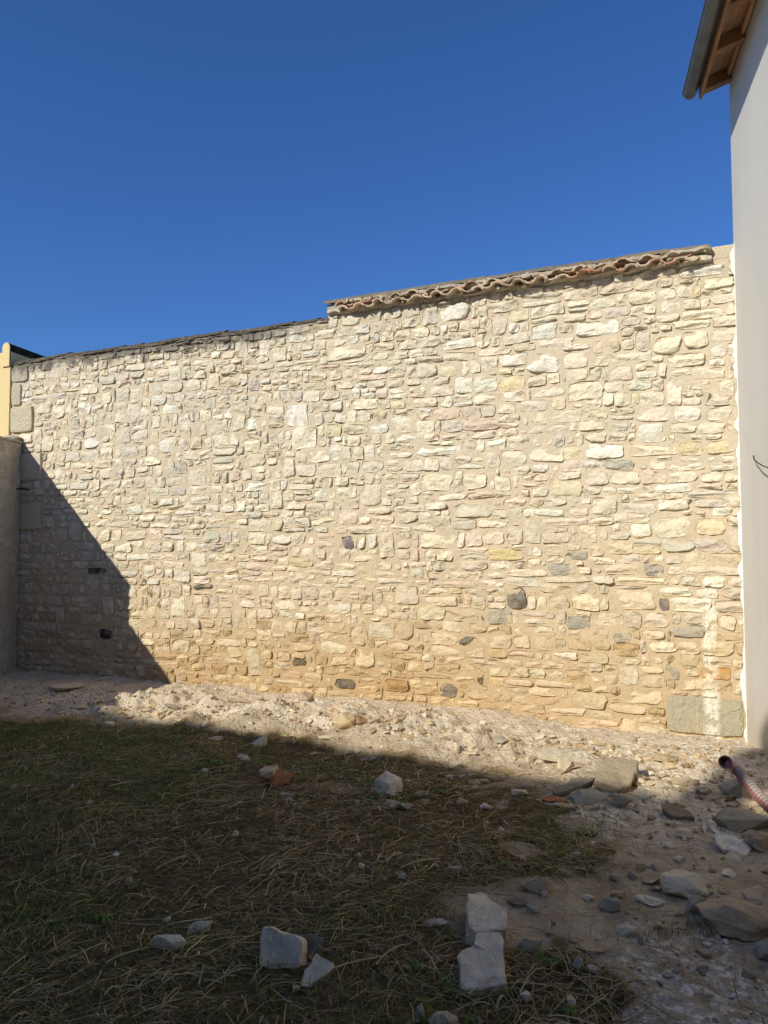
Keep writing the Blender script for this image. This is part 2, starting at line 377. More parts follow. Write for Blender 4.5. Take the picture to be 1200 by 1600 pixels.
# features (px box -> u,v rectangle): x0,y0,x1,y1, colour, proud, roundness
CREAM = (.76, .68, .50); PALE = (.79, .75, .63); YEL = (.73, .60, .36); GREY = (.40, .385, .33); DARK = (.15, .145, .135); QUO = (.62, .54, .40)
FE = [(33, 708, 66, 751, QUO, .03, 14, 'block'), (32, 785, 66, 828, (.60, .53, .39), .03, 14, 'block'), (19, 635, 53, 676, (.52, .45, .33), .035, 12, 'block'), (19, 600, 34, 634, (.46, .40, .30), .02, 9, 'block'),
      (19, 573, 45, 597, (.42, .37, .29), .02, 9, 'block'), (684, 474, 735, 502, PALE, .04, 3, ''), (778, 584, 822, 611, YEL, .03, 6, ''),
      (655, 831, 714, 859, CREAM, .035, 5, ''), (1042, 1089, 1162, 1148, (.42, .43, .37), .016, 14, 'slab'), (724, 736, 764, 765, CREAM, .035, 6, ''),
      (535, 836, 553, 858, (.20, .17, .19), .03, 3, 'dark'), (716, 993, 746, 1009, DARK, .025, 3, 'dark'), (456, 1029, 478, 1041, DARK, .02, 6, 'dark'),
      (520, 1059, 557, 1076, DARK, .03, 3, 'dark'), (686, 1067, 714, 1089, (.24, .24, .23), .03, 3, 'grey'), (744, 1053, 764, 1071, (.11, .10, .085), .02, 3, 'dark'),
      (155, 982, 176, 1000, (.05, .05, .055), .04, 2.6, 'dark'), (138, 887, 166, 897, (.07, .07, .07), .02, 3, 'dark'), (380, 752, 420, 768, PALE, .03, 6, ''),
      (1004, 880, 1040, 901, GREY, .03, 5, 'grey'), (855, 880, 899, 898, GREY, .03, 5, 'grey'), (882, 860, 920, 875, GREY, .025, 6, 'grey'), (956, 988, 988, 1005, GREY, .03, 5, 'grey'),
      (1048, 976, 1100, 996, GREY, .03, 5, 'grey'), (760, 952, 800, 976, GREY, .02, 9, 'grey'), (886, 963, 924, 984, (.38, .37, .32), .02, 9, 'grey'), (955, 1004, 1000, 1027, (.5, .36, .18), .02, 6, ''),
      (1060, 413, 1136, 433, PALE, .04, 4, ''), (1095, 433, 1147, 451, CREAM, .03, 5, ''), (982, 455, 1026, 475, CREAM, .035, 6, ''), (896, 500, 968, 527, PALE, .035, 4, ''),
      (1017, 524, 1064, 554, CREAM, .045, 4, ''), (1067, 516, 1109, 544, CREAM, .04, 5, ''), (1041, 550, 1108, 574, CREAM, .04, 4, ''), (823, 550, 876, 583, PALE, .045, 4, ''),
      (912, 692, 980, 718, PALE, .04, 5, ''), (984, 694, 1056, 712, CREAM, .03, 6, ''), (1061, 688, 1100, 713, (.66, .55, .32), .03, 7, ''), (1102, 686, 1150, 709, (.66, .55, .33), .03, 8, ''),
      (885, 595, 941, 625, CREAM, .04, 5, ''), (1080, 572, 1134, 592, CREAM, .03, 6, ''), (1112, 594, 1149, 620, CREAM, .03, 7, ''), (773, 742, 800, 770, CREAM, .03, 5, ''),
      (512, 541, 571, 562, CREAM, .035, 6, ''), (647, 697, 720, 712, PALE, .03, 6, ''), (658, 740, 708, 766, CREAM, .04, 5, ''), (764, 858, 823, 876, (.66, .55, .28), .03, 6, ''),
      (688, 529, 744, 546, PALE, .03, 6, ''), (1040, 1036, 1062, 1062, GREY, .02, 6, ''), (598, 1060, 640, 1082, (.46, .33, .18), .04, 5, ''), (1094, 1040, 1144, 1062, (.56, .35, .14), .02, 5, '')]
rects = []
for x0, y0, x1, y1, col, pr, rd, kd in FE:
    ym = (y0 + y1) / 2; xm = (x0 + x1) / 2
    a = wall_uv(x0, ym)[0]; b_ = wall_uv(x1, ym)[0]; c_ = wall_uv(xm, y1)[1]; d_ = wall_uv(xm, y0)[1]
    rects.append([a, b_, c_, d_, col, pr * (1 if kd in ('block', 'slab') else .55), rd if kd in ('block', 'slab') else rd + 1.5, kd])
stones = []   # u0,u1,v0,v1,col,proud,round,kind
for r in rects: stones.append(tuple(r))
blocked = [tuple(r[:4]) for r in rects]
def pick_col(u, v):
    r = random.random(); gl = .12 * (u < 3.5) + .20 * (u > 5.5) * (v < 1.7)
    if v < .75 and r < .30: base = random.choice([(.58, .47, .31), (.54, .43, .27), (.60, .51, .36)])
    elif r < .02 and v < 1.2: base = (.20, .19, .17)
    elif r < .06 + gl: base = random.choice([(.66, .60, .49), (.68, .61, .49), (.60, .545, .445)])
    elif r < .50: base = (.78, .69, .53)
    elif r < .72: base = (.74, .645, .49)
    elif r < .86: base = (.79, .735, .61)
    elif r < .92: base = (.72, .62, .42)
    else: base = (.70, .59, .45)
    k = random.uniform(.84, 1.03); return tuple(min(.80, c * k * random.uniform(.97, 1.03)) for c in base)
v = -.22; k = 0
rowlines = [v]
while v < 4.05:
    hgt = random.choice([.075, .09, .10, .115, .13, .10, .145]) * random.uniform(.9, 1.1)
    v += hgt; rowlines.append(v)
def bound(k, u):
    base = rowlines[k]; lift = .035 * np.sin(u * .9 + k * .35) * min(1, max(0, (base - .3))) + .0
    return base + lift + .045 * vn2([u], [k * .22], .8, 40)[0] + .017 * vn2([u], [k * 3.7], 2.6, 41)[0]
for k in range(len(rowlines) - 1):
    u = U0; 
    while u < U1:
        size = .88 + .24 * sst(3.0, 8.0, u) 
        wd = random.choice([.08, .12, .15, .18, .21, .25, .32]) * random.uniform(.85, 1.15) * size
        if rowlines[k + 1] - rowlines[k] < .095: wd *= 1.15
        if U1 - (u + wd) < .06: wd = U1 - u
        uc = u + wd / 2; v0 = bound(k, uc); v1 = bound(k + 1, uc)
        segs = [(u, u + wd, v0, v1)]
        for (a, b_, c_, d_) in blocked:
            nxt = []
            for (p, q, r, t) in segs:
                if b_ <= p or a >= q or d_ <= r + .004 or c_ >= t - .004: nxt.append((p, q, r, t)); continue
                if a - p > .035: nxt.append((p, a, r, t))
                if q - b_ > .035: nxt.append((b_, q, r, t))
                pm, qm = max(p, a), min(q, b_)
                if qm - pm > .05:
                    if c_ - r > .04: nxt.append((pm, qm, r, c_))
                    if t - d_ > .04: nxt.append((pm, qm, d_, t))
            segs = nxt
        for (p, q, r, t) in segs:
            w_, h_ = q - p, t - r
            if w_ < .035 or h_ < .03: continue
            if t > vtop((p + q) / 2) - .01:
                t = vtop((p + q) / 2) - random.uniform(0, .02); h_ = t - r
                if h_ < .035: continue
            rr = random.random()
            if rr < .10 and k + 2 < len(rowlines) and w_ > .13 and t < vtop(p) - .14 and len(segs) == 1:
                t2 = bound(k + 2, (p + q) / 2) - .0
                if random.random() < .55: t2 = (t + t2) / 2
                ok = not any(not (b2 <= p or a2 >= q or d2 <= t or c2 >= t2) for (a2, b2, c2, d2) in blocked)
                if ok:
                    blocked.append((p, q, t - .01, t2)); t = t2
            elif rr < .30 and h_ > .115 and w_ > .13:
                m_ = r + h_ * random.uniform(.38, .62)
                stones.append((p, q, r, m_, pick_col(p, r), random.uniform(.006, .020), random.choice([3.2, 4, 6]), ''))
                if random.random() < .5: stones.append((p, q, m_, t, pick_col(p, r), random.uniform(.006, .020), random.choice([3.2, 4, 6]), ''))
                else:
                    mu = p + w_ * random.uniform(.35, .65)
                    stones.append((p, mu, m_, t, pick_col(p, r), random.uniform(.006, .020), 3, '')); stones.append((mu, q, m_, t, pick_col(p, r), random.uniform(.006, .020), 3.4, ''))
                continue
            elif rr < .315 and v0 < 3.4 and w_ < .13: stones.append((p + w_ * .15, q - w_ * .1, r + h_ * .1, t - h_ * .25, pick_col(p, r), .004, 2.4, '')); continue
            stones.append((p, q, r, t, pick_col(p, r), random.uniform(.007, .023), random.choice([3.4, 4.5, 6, 9, 12]), ''))
        u += wd
RINGS = [(1.0, -1), (.985, .45), (.92, .88), (.72, 1.0), (.40, 1.0)]
NS = 24
def stone_geo(st, i):
    a, b_, c_, d_, col, pr, rd, kd = st
    wd, hg = b_ - a, d_ - c_; blk = kd in ('block', 'slab')
    gap = .004 if blk else random.choice([.001, .003, .005, .008])
    uc, vc = (a + b_) / 2, (c_ + d_) / 2; hu, hv = wd / 2 - gap, hg / 2 - gap * .9
    j = 0.02 if blk else .24
    cs = np.array([[-1, -1], [1, -1], [1, 1], [-1, 1]], float) * (1 + rng.uniform(-j, j * .35, (4, 2)))
    th = np.linspace(0, 2 * np.pi, NS, endpoint=False) + np.pi / 4 + (0 if blk else rng.uniform(-.05, .05))
    ct, sn = np.cos(th), np.sin(th)
    rad = (np.abs(ct) ** rd + np.abs(sn) ** rd) ** (-1 / rd)
    rad *= 1.015 + (rng.normal(0, .006 if blk else .026, NS)) + (0 if blk else .03 * np.sin(2 * th + rng.uniform(0, 6)) * rng.uniform(0, 1) + .03 * np.sin(3 * th + rng.uniform(0, 6)) + .025 * np.sin(5 * th + rng.uniform(0, 6)))
    n = hg if hg < wd else wd
    V = []; ra = 0 if blk else rng.normal(0, .05)
    tu, tv = rng.uniform(-.5, .5, 2) * (0.12 if blk else 1) * pr * 1.1
    npl = 0 if blk else random.randint(2, 5)
    pl = [(random.uniform(0, 2 * math.pi), random.uniform(.8, 3.0) * pr, random.uniform(.85, 1.7) * pr) for _ in range(npl)]
    for (r, nn) in RINGS:
        rr = rad * (1 - (1 - r) * (.5 if blk else 1))
        x, y = ct * rr, sn * rr
        bx = (1 - x) / 2; by = (1 - y) / 2
        X_ = (bx * by) * cs[0, 0] + ((1 - bx) * by) * cs[1, 0] + (1 - bx) * (1 - by) * cs[2, 0] + bx * (1 - by) * cs[3, 0]
        Y_ = (bx * by) * cs[0, 1] + ((1 - bx) * by) * cs[1, 1] + (1 - bx) * (1 - by) * cs[2, 1] + bx * (1 - by) * cs[3, 1]
        if nn < 0: Z_ = np.full(NS, -.022)
        else:
            Z_ = nn * pr + tu * X_ + tv * Y_
            for (an, sl_, h_) in pl: Z_ = np.minimum(Z_, h_ - sl_ * (math.cos(an) * X_ + math.sin(an) * Y_) * nn)
            Z_ = np.maximum(Z_, -.004)
        V.append(np.stack([X_ * hu, Y_ * hv, Z_], 1))
    ctr = np.array([[0, 0, pr]]); 
    for (an, sl_, h_) in pl: ctr[0, 2] = min(ctr[0, 2], h_)
    V.append(ctr); V = np.concatenate(V)
    V[:, 0], V[:, 1] = V[:, 0] - ra * V[:, 1], V[:, 1] + ra * V[:, 0] * .6
    m = V[:, 2] > -.01
    off = rng.uniform(0, 50, 3)
    P = V + off
    amp = .0015 if blk else .0045 + pr * .12
    V[m, 2] += (.6 - 2 * np.abs(vn(P[m], 15))) * amp * 1.25 + vn(P[m], 38) * amp * .9
    V[m, 0] += vn(P[m], 40, 3) * amp * .5; V[m, 1] += vn(P[m], 40, 4) * amp * .5
    return uc, vc, V
SF = []
for r in range(len(RINGS) - 1):
    for q in range(NS): SF.append((r * NS + q, r * NS + (q + 1) % NS, (r + 1) * NS + (q + 1) % NS, (r + 1) * NS + q))
SFq = np.array(SF); ctr_i = len(RINGS) * NS
SFt = np.array([((len(RINGS) - 1) * NS + q, (len(RINGS) - 1) * NS + (q + 1) % NS, ctr_i) for q in range(NS)])
SFt_q = np.concatenate([SFq[:, [0, 1, 2]], SFq[:, [0, 2, 3]], SFt])
def to_world(V, uc, vc):
    return WD[None] * V[:, :1] + np.array([[0, 0, 1.0]]) * V[:, 1:2] + WN[None] * V[:, 2:3]
def vis_area(st):
    p = wpt((st[0] + st[1]) / 2, (st[2] + st[3]) / 2); dd = np.linalg.norm(p - EYE)
    return (st[1] - st[0]) * (st[3] - st[2]) / dd ** 2 + (9 if st[7] else 0)
order = sorted(range(len(stones)), key=lambda i: -vis_area(stones[i]))
big = set(order[:299])
rv, rf, rc, base = [], [], [], 0
LAB = {'block': 'squared cut block', 'slab': 'large grey cement slab with white runs', 'dark': 'dark stone', 'grey': 'grey stone'}
for i, st in enumerate(stones):
    uc, vc, V = stone_geo(st, i)
    if i in big:
        cpt = wpt(uc, vc)
        o = mesh_np('stone', to_world(V, uc, vc), SFt_q, M['stone'], np.array(st[4]), True, wall, 38, loc=cpt - WO)
        if st[7] in LAB: o['label'] = LAB[st[7]]
    else:
        Wv = to_world(V, uc, vc) + wpt(uc, vc) - WO
        rv.append(Wv); rf.append(SFt_q + base); rc.append(np.tile(st[4], (len(V), 1))); base += len(V)
o = mesh_np('smaller_stones', np.concatenate(rv), np.concatenate(rf), M['stone'], np.concatenate(rc), True, wall, 38)
o['kind'] = 'stuff'
print('stones', len(stones))

# mortar: a relief sheet on a thick core
du = .018
us = np.arange(U0, U1 + du, du); vs = np.arange(-.35, 4.0, du)
UU, VV = np.meshgrid(us, vs)
nn = -.004 + .0035 * vn2(UU, VV, 1.3, 49) + .006 * fbm2(UU, VV, 5, 3, 50) + .005 * vn2(UU, VV, 22, 53)
VT = np.where(UU < STEP, 3.925, 4.0) + .006 * vn2(UU, VV * 0, 6, 58).ravel().reshape(UU.shape)
Vc = np.minimum(VV, VT)
P = WA[None] + WD[None] * UU.ravel()[:, None] + WN[None] * nn[:, None] + np.array([[0, 0, 1.0]]) * Vc.ravel()[:, None]
ii = np.arange(UU.size).reshape(UU.shape)
Fm = np.stack([ii[:-1, :-1].ravel(), ii[:-1, 1:].ravel(), ii[1:, 1:].ravel(), ii[1:, :-1].ravel()], 1)
keep = ~((VV[:-1, :-1] > VT[:-1, :-1]).ravel()); Fm = Fm[keep]
mesh_np('mortar', P - WO, Fm, M['mortar'], None, True, wall)
box('wall_core', wpt(U0, -.4, -.03), WD * (U1 - U0), -WN * .42, (0, 0, 4.30), M['mortar'], wall)
box('upper_core', wpt(STEP, 3.83, -.028), WD * (U1 - STEP), -WN * .42, (0, 0, .15), M['mortar'], wall)

# coping ---------------------------------------------------------
def tile_mesh(zs, rad, leng, thick, up):
    """half-round canal tile, axis along +Y, arc in XZ; up=True convex up"""
    n = 8; V = []; F = []
    for e, (yy, taper) in enumerate(((0, 1.0), (leng * .5, .95), (leng, .88))):
        for lay in (0, 1):
            for q in range(n + 1):
                t = math.pi * (q / n); r = (rad - lay * thick) * taper
                x = -math.cos(t) * r; z = math.sin(t) * r * zs
                V.append((x, yy, z if up else -z))
    m = n + 1
    for e in (0, 1):
        b0, b1 = e * 2 * m, (e + 1) * 2 * m
        for q in range(n):
            F += [(b0 + q, b0 + q + 1, b1 + q + 1, b1 + q), (b0 + m + q + 1, b0 + m + q, b1 + m + q, b1 + m + q + 1)]
        F += [(b0, b1, b1 + m, b0 + m), (b0 + n, b0 + m + n, b1 + m + n, b1 + n)]
    for b0 in (0, 4 * m):
        for q in range(n): F.append((b0 + q, b0 + m + q, b0 + m + q + 1, b0 + q + 1))
    return V, F
WROT = math.atan2(WD[1], WD[0])
TC = [(.56, .43, .31), (.60, .43, .30), (.50, .40, .30), (.54, .32, .22), (.62, .48, .35), (.50, .38, .27)]
def put_tile(u, vv, nout, up, rad, leng, pitch=.12, yaw=0.0, roll=0.0, along=False, col=None, name='tile'):
    V, F = tile_mesh(.5 if along else random.uniform(.52, .68), rad, leng, .012 if along else .020, up)
    V = np.array(V); V = V + (vn(V + rng.uniform(0, 40, 3), 22)[:, None] * .004)
    o = mesh_np(name, V, F, M['tile'], np.array(col or random.choice(TC)) * random.uniform(.8, 1.1), True, wall, 40, loc=wpt(u, vv, nout) - WO)
    if along: R_ = Matrix.Rotation(WROT - math.pi / 2 + yaw, 4, 'Z') @ Matrix.Rotation(pitch, 4, 'X') @ Matrix.Rotation(roll, 4, 'Y')
    else: R_ = Matrix.Rotation(WROT + yaw, 4, 'Z') @ Matrix.Rotation(pitch, 4, 'X') @ Matrix.Rotation(roll, 4, 'Y')
    o.rotation_euler = R_.to_euler(); recal(o)
# left section: ridge tiles laid along the wall, dark with lichen
u = U0 + .02
while u < STEP - .05:
    put_tile(u, 3.925 + random.uniform(-.004, .008), -.11, True, .115, .34, pitch=random.uniform(.02, .06), yaw=random.uniform(-.03, .03), along=True, col=(.085, .072, .055)); u += .29 * random.uniform(.93, 1.07)
# irregular mortar bed under them
def bed(name, u0, u1, v0, v1, proud, col, amp, seed):
    n_ = int((u1 - u0) / .02); cols = 7; V = []; F = []
    for i in range(n_ + 1):
        uu = u0 + (u1 - u0) * i / n_
        prof = [(-.02, v0), (proud * .6, v0 + .01), (proud, v0 + (v1 - v0) * .35), (proud * .9, v0 + (v1 - v0) * .7), (proud * .3, v1 - .004), (-.15, v1 + .01), (-.38, v1)]
        for (a_, b_) in prof: V.append((uu, b_, a_))
    V = np.array(V); nz = fbm2(V[:, 0], V[:, 1] * 3 + V[:, 2] * 2, 9, 4, seed)
    V[:, 2] += nz * amp * (V[:, 2] > -.01); V[:, 1] += np.roll(nz, 13) * amp * .6 * (V[:, 2] > -.01)
    Wv = WA[None] + WD[None] * V[:, :1] + np.array([[0, 0, 1.0]]) * V[:, 1:2] + WN[None] * V[:, 2:3] - WO
    for i in range(n_):
        for q in range(cols - 1): F.append((i * cols + q, (i + 1) * cols + q, (i + 1) * cols + q + 1, i * cols + q + 1))
    return mesh_np(name, Wv, F, M['stone'], np.array(col), True, wall, 45)
bed('coping_bed', U0, STEP, 3.90, 3.93, .010, (.30, .27, .21), .018, 60)
bed('coping_bed', STEP + .02, 8.08, 3.965, 4.04, .05, (.58, .51, .39), .030, 64)
bed('coping_bed', STEP + .15, 8.08, 4.030, 4.10, .075, (.40, .35, .27), .022, 68)
# right section: two wavy rows of canal tiles with their ends out, ridge tiles on top
u = STEP + .22; q = 0
while u < 8.03:
    upm = q % 2 == 0; red = (u > 6.9 and random.random() < .45) or (u < 5.0 and random.random() < .35)
    col = (.50, .28, .18) if red else None
    put_tile(u, 4.00 + (-.010 if upm else .012) + random.uniform(-.006, .006), .13 + random.uniform(-.03, .02), upm, .060, .34, pitch=.10, yaw=random.uniform(-.08, .08), roll=random.uniform(-.12, .12), col=col)
    u += .100 * random.uniform(.92, 1.08); q += 1
u = STEP + .20; q = 0
while u < 8.05:
    upm = q % 2 == 0
    put_tile(u, 4.052 + (-.010 if upm else .012) + random.uniform(-.007, .007), .095 + random.uniform(-.04, .035), upm, .062, .34, pitch=.11, yaw=random.uniform(-.08, .08), roll=random.uniform(-.2, .2), col=(.48, .28, .18) if random.random() < .2 else None)
    u += .1002 * random.uniform(.92, 1.08); q += 1
u = STEP - .02
while u < 7.95:
    put_tile(u, 4.085 + random.uniform(-.003, .006), -.07, True, .135, .40, pitch=random.uniform(.015, .05), yaw=random.uniform(-.03, .03), along=True, col=(.17, .145, .11)); u += .33 * random.uniform(.93, 1.07)
box('end_stone', wpt(STEP, 3.985, -.3), WD * .26, WN * .33, (0, 0, .10), M['stone'], wall, .02, (.36, .34, .29))
box('wall_head', wpt(8.08, 3.98, -.3), WD * (U1 - 8.08 - .03), WN * .295, (0, 0, .13), M['mortar'], wall, .02)
# bits of stone wedged among the tiles
bv, bf, bc, bb = [], [], [], 0

def hull_rock(npts=14, jitter=.25, seed=None, cuts=1, rough=.06, roundness=0.0, flat=1.0):
    r = random.Random(seed)
    bm = bmesh.new()
    for _ in range(npts):
        z = r.uniform(-1, 1); t = r.uniform(0, 2 * math.pi); q = math.sqrt(1 - z * z); k = 1 - r.uniform(0, jitter)
        bm.verts.new((q * math.cos(t) * k, q * math.sin(t) * k, z * k * flat))
    res = bmesh.ops.convex_hull(bm, input=bm.verts)
    bmesh.ops.delete(bm, geom=[e for e in res['geom_interior'] if isinstance(e, bmesh.types.BMVert)], context='VERTS')
    if cuts: bmesh.ops.subdivide_edges(bm, edges=bm.edges[:], cuts=cuts, use_grid_fill=True, smooth=roundness)
    bmesh.ops.triangulate(bm, faces=bm.faces[:])
    bmesh.ops.recalc_face_normals(bm, faces=bm.faces)
    V = np.array([v_.co[:] for v_ in bm.verts]); F = [[v_.index for v_ in f.verts] for f in bm.faces]
    bm.verts.ensure_lookup_table(); bm.verts.index_update()
    F = np.array([[v_.index for v_ in f.verts] for f in bm.faces]); bm.free()
    if rough:
        o3 = np.array([r.uniform(0, 90) for _ in range(3)]); V = V * (1 + rough * vn(V + o3, 2.2)[:, None] + rough * .5 * vn(V + o3, 5.5)[:, None] + rough * .35 * vn(V + o3, 12)[:, None])
    mn, mx = V.min(0), V.max(0); V = (V - (mn + mx) / 2) / ((mx - mn) / 2)
    return V, F
small = [hull_rock(9, .3, 100 + i, 0, 0) for i in range(14)]
def scatter(name, pos, size, cols, mat, parent=None, flat=.6):
    vv_, ff_, cc_, b0 = [], [], [], 0
    for i in range(len(pos)):
        V, F = small[i % len(small)]
        a = random.uniform(0, 6.28); s_ = size[i] / 2; R2 = np.array([[math.cos(a), -math.sin(a), 0], [math.sin(a), math.cos(a), 0], [0, 0, 1]])
        Vs = (V * np.array([s_, s_ * random.uniform(.5, .95), s_ * random.uniform(flat * .6, flat)])) @ R2.T + pos[i]
        vv_.append(Vs); ff_.append(F + b0); cc_.append(np.tile(cols[i], (len(V), 1))); b0 += len(V)
    return mesh_np(name, np.concatenate(vv_), np.concatenate(ff_), mat, np.concatenate(cc_), False, parent)
ps, sz, cl_ = [], [], []
for _ in range(130):
    uu = random.uniform(STEP + .2, 8.05); ps.append(wpt(uu, random.uniform(3.97, 4.09), random.uniform(.03, .10)) - WO); sz.append(random.uniform(.02, .06)); cl_.append(random.choice([(.5, .45, .36), (.38, .33, .26), (.6, .55, .45)]))
o = scatter('wedged_chips', ps, sz, cl_, M['rock'], wall, 1.0); o['kind'] = 'stuff'

# ------------------------------------------------------------------ new house on the right
HC = WA + WD * WLEN; HC[2] = 0
def fac(px, py, out_=0.0): return at_plane(px, py, HC + FN * out_, FN)
house = empty('rendered_house', HC - FD * 2)
tag(house, 'tall house at the right with smooth pale grey render and timber eave', 'house')
EAVE = 5.60
LH = 5.6
box('wall', HC + FD * .02 + np.array([0, 0, -.4]), -FD * LH, -FN * 5, (0, 0, EAVE + .45), M['facade'], house)
# rough white filler in the joint between render and old stones
V = []; F = []; n_ = 300
for i in range(n_ + 1):
    z = -.08 + (4.10 + .08) * i / n_
    wdt = .0 + .026 * max(0, vn2([z], [3], 9, 71)[0] + .35) + .007 * vn2([z], [9], 30, 72)[0]
    ct_ = HC + np.array([0, 0, z])
    for (a_, b_) in ((-.004 - max(.001, wdt), .012), (-.004, .030), (.003, .028), (.006, .0)):
        V.append(ct_ + WD * (a_) + WN * (b_ + .004 * vn2([z], [a_ * 50], 40, 73)[0]) - np.array(house.location))
for i in range(n_):
    for q in range(3): F.append((i * 4 + q, i * 4 + q + 1, i * 4 + 5 + q, i * 4 + 4 + q))
mesh_np('joint_filler', V, F, M['filler'], None, True, house)
# eave: rafters, boards, fascia, gutter, roof slab
tail = at_plane(1098, 151, HC, FD); o_h = float(np.dot(tail - HC, FN)); z_w = fac(1140, 133)[2]; print('eave', o_h, tail[2], z_w)
pitch = math.atan2(z_w - tail[2], o_h); OV = o_h / math.cos(pitch); out = FN * math.cos(pitch) - np.array([0, 0, math.sin(pitch)])
upn = np.array([0, 0, 1.0]) * math.cos(pitch) + FN * math.sin(pitch)
RB = HC + np.array([0, 0, z_w])           # underside of the rafters at the wall face
dd = .02
for k in range(12):
    p = RB - FD * (dd) - FN * .5 * 0 + FN * .003
    box('rafter', p, -FD * .075, out * OV, upn * .10, M['wood'], house, .004); dd += .50
for k in range(4):
    box('soffit_board', RB + upn * .104 + FD * .03 + FN * .003 + out * (k * (OV + .0) / 4 + .001), -FD * LH, out * (OV / 4 - .004), upn * .022, M['board'], house)
box('fascia_board', RB + FD * .03 + out * (OV + .003) - upn * .005, -FD * LH, FN * .024, (0, 0, .125), M['wood'], house, .002)
box('wall_plate_trim', RB + FD * -.0 + FN * .002 + upn * .03, -FD * (LH - .2), FN * .028, (0, 0, .09), M['board'], house)
for side, r_ in ((0, None),):
    box('roof', RB + upn * .135 + FD * .06 + out * (OV + .05), -FD * (LH + .1), -out * 4.5, upn * .05, M['rooft'], house)
gcp = at_plane(1080, 138, HC, FD); gc = HC + FN * float(np.dot(gcp - HC, FN)) + np.array([0, 0, gcp[2]]); n_ = 14; V = []; F = []
for i, (t_, lay) in enumerate([(t, 0) for t in range(n_ + 1)] + [(t, 1) for t in range(n_, -1, -1)]):
    an = math.pi * t_ / n_; r_ = .058 if lay == 0 else .054
    V.append(FN * math.cos(an) * r_ + np.array([0, 0, -math.sin(an) * r_]))
m_ = len(V); ends = [gc + FD * .07, gc - FD * LH]
VV_ = [e + v_ - np.array(house.location) for e in ends for v_ in V]
F = [(i, (i + 1) % m_, m_ + (i + 1) % m_, m_ + i) for i in range(m_)]
F.append(tuple(range(n_ + 1)))
gut = mesh_np('gutter', VV_, F, M['zinc'], None, True, house, 40)
bead = tube('gutter_bead', [gc + FD * .072 + FN * .058 + np.array([0, 0, .002]), gc - FD * LH + FN * .058 + np.array([0, 0, .002])], .009, M['zinc'], None)
bead.parent = gut; bead.data.transform(Matrix.Translation(-Vector(house.location)))
# loose cable on the facade
pts = [fac(1177, 712, .004), fac(1178, 718, .03), fac(1184, 723, .055), fac(1192, 728, .06), fac(1201, 731, .055), fac(1214, 735, .05), fac(1230, 741, .004)]
o = tube('cable', pts, .0045, M['dark'], None, 8); tag(o, 'short loose black cable looping out of the pale grey render', 'cable')

# ------------------------------------------------------------------ grey garden wall (left), cream house behind it
gw = empty('garden_wall', WA + GD * 1.0)
tag(gw, 'rough grey rendered garden wall meeting the left end of the stone wall', 'wall')
T = -WD * .20
c0 = WA + WN * .012
box('wall_section', c0 + np.array([0, 0, -.35]), GD * 2.73, T, (0, 0, .35 + 2.865), M['greyrender'], gw, .008)
box('cap', c0 + WD * .012 + np.array([0, 0, 2.868]), GD * 2.74, T * 1.12 - WD * 0, (0, 0, .03), M['greyrender'], gw, .006)
box('wall_section', c0 + GD * 2.733 + np.array([0, 0, -.35]), GD * 5.2, T, (0, 0, .35 + 2.42), M['greyrender'], gw, .008)
box('cap', c0 + GD * 2.745 + WD * .012 + np.array([0, 0, 2.423]), GD * 5.2, T * 1.12, (0, 0, .03), M['greyrender'], gw, .006)
# a crumbly mortar lump on its head where it meets the stones
V, F = hull_rock(16, .25, 5, 2, .08)
o = mesh_np('mortar_lump', V * np.array([.11, .07, .045]) + (c0 + T * .45 + GD * .06 + np.array([0, 0, 2.93])) - np.array(gw.location), F, M['rock'], np.array((.45, .44, .40)), True, gw, 40)
# iron spike
sp0 = at_plane(20, 764, c0 + WN * .09, WN); sp1 = at_plane(45, 765, WA + WN * .045, WN)
o = tube('iron_spike', [sp0, (sp0 + sp1) / 2 + np.array([0, 0, .006]), sp1], .011, M['iron'], None, 8)
tag(o, 'thin rusty iron spike driven between garden wall and stone wall', 'spike')

ch = empty('cream_house', wpt(U0 - .5, 0, 0))
tag(ch, 'cream rendered house edge with rounded parapet end beyond the garden wall', 'house')
cx1 = U0 - .002
pv = wall_uv(18, 548)[1]
box('wall', wpt(cx1 - 3.0, -.4, .03), WD * 3.0, FD * 4, (0, 0, .4 + pv - .02), M['cream'], ch)
# parapet with a rounded top, running back
V = []; F = []; n_ = 10; wth = .13
prof = [(0, -.25)] + [(wth / 2 + math.cos(math.pi - math.pi * q / n_) * -wth / 2 * -1, math.sin(math.pi * q / n_) * wth / 2) for q in range(n_ + 1)] + [(wth, -.25)]
for e, ln in enumerate((0.0, 4.2)):
    for (a_, b_) in prof: V.append(wpt(cx1 - wth, pv + .035, .036) + WD * (a_ if True else 0) + FD * ln + np.array([0, 0, b_]) - np.array(ch.location))
m_ = len(prof)
F = [(i, (i + 1) % m_, m_ + (i + 1) % m_, m_ + i) for i in range(m_)]
o = mesh_np('parapet', V, F, M['darkcrete'], None, True, ch, 50)
V2 = [v_ for v_ in np.array(V[:m_]) + WN * .003]
o = mesh_np('parapet_end', V2 + [v_ + FD * -.012 for v_ in V2], [tuple(range(m_))[::-1], tuple(range(m_, 2 * m_))] + [(i, (i + 1) % m_, m_ + (i + 1) % m_, m_ + i) for i in range(m_)], M['cream'], None, False, ch)
recal(o)

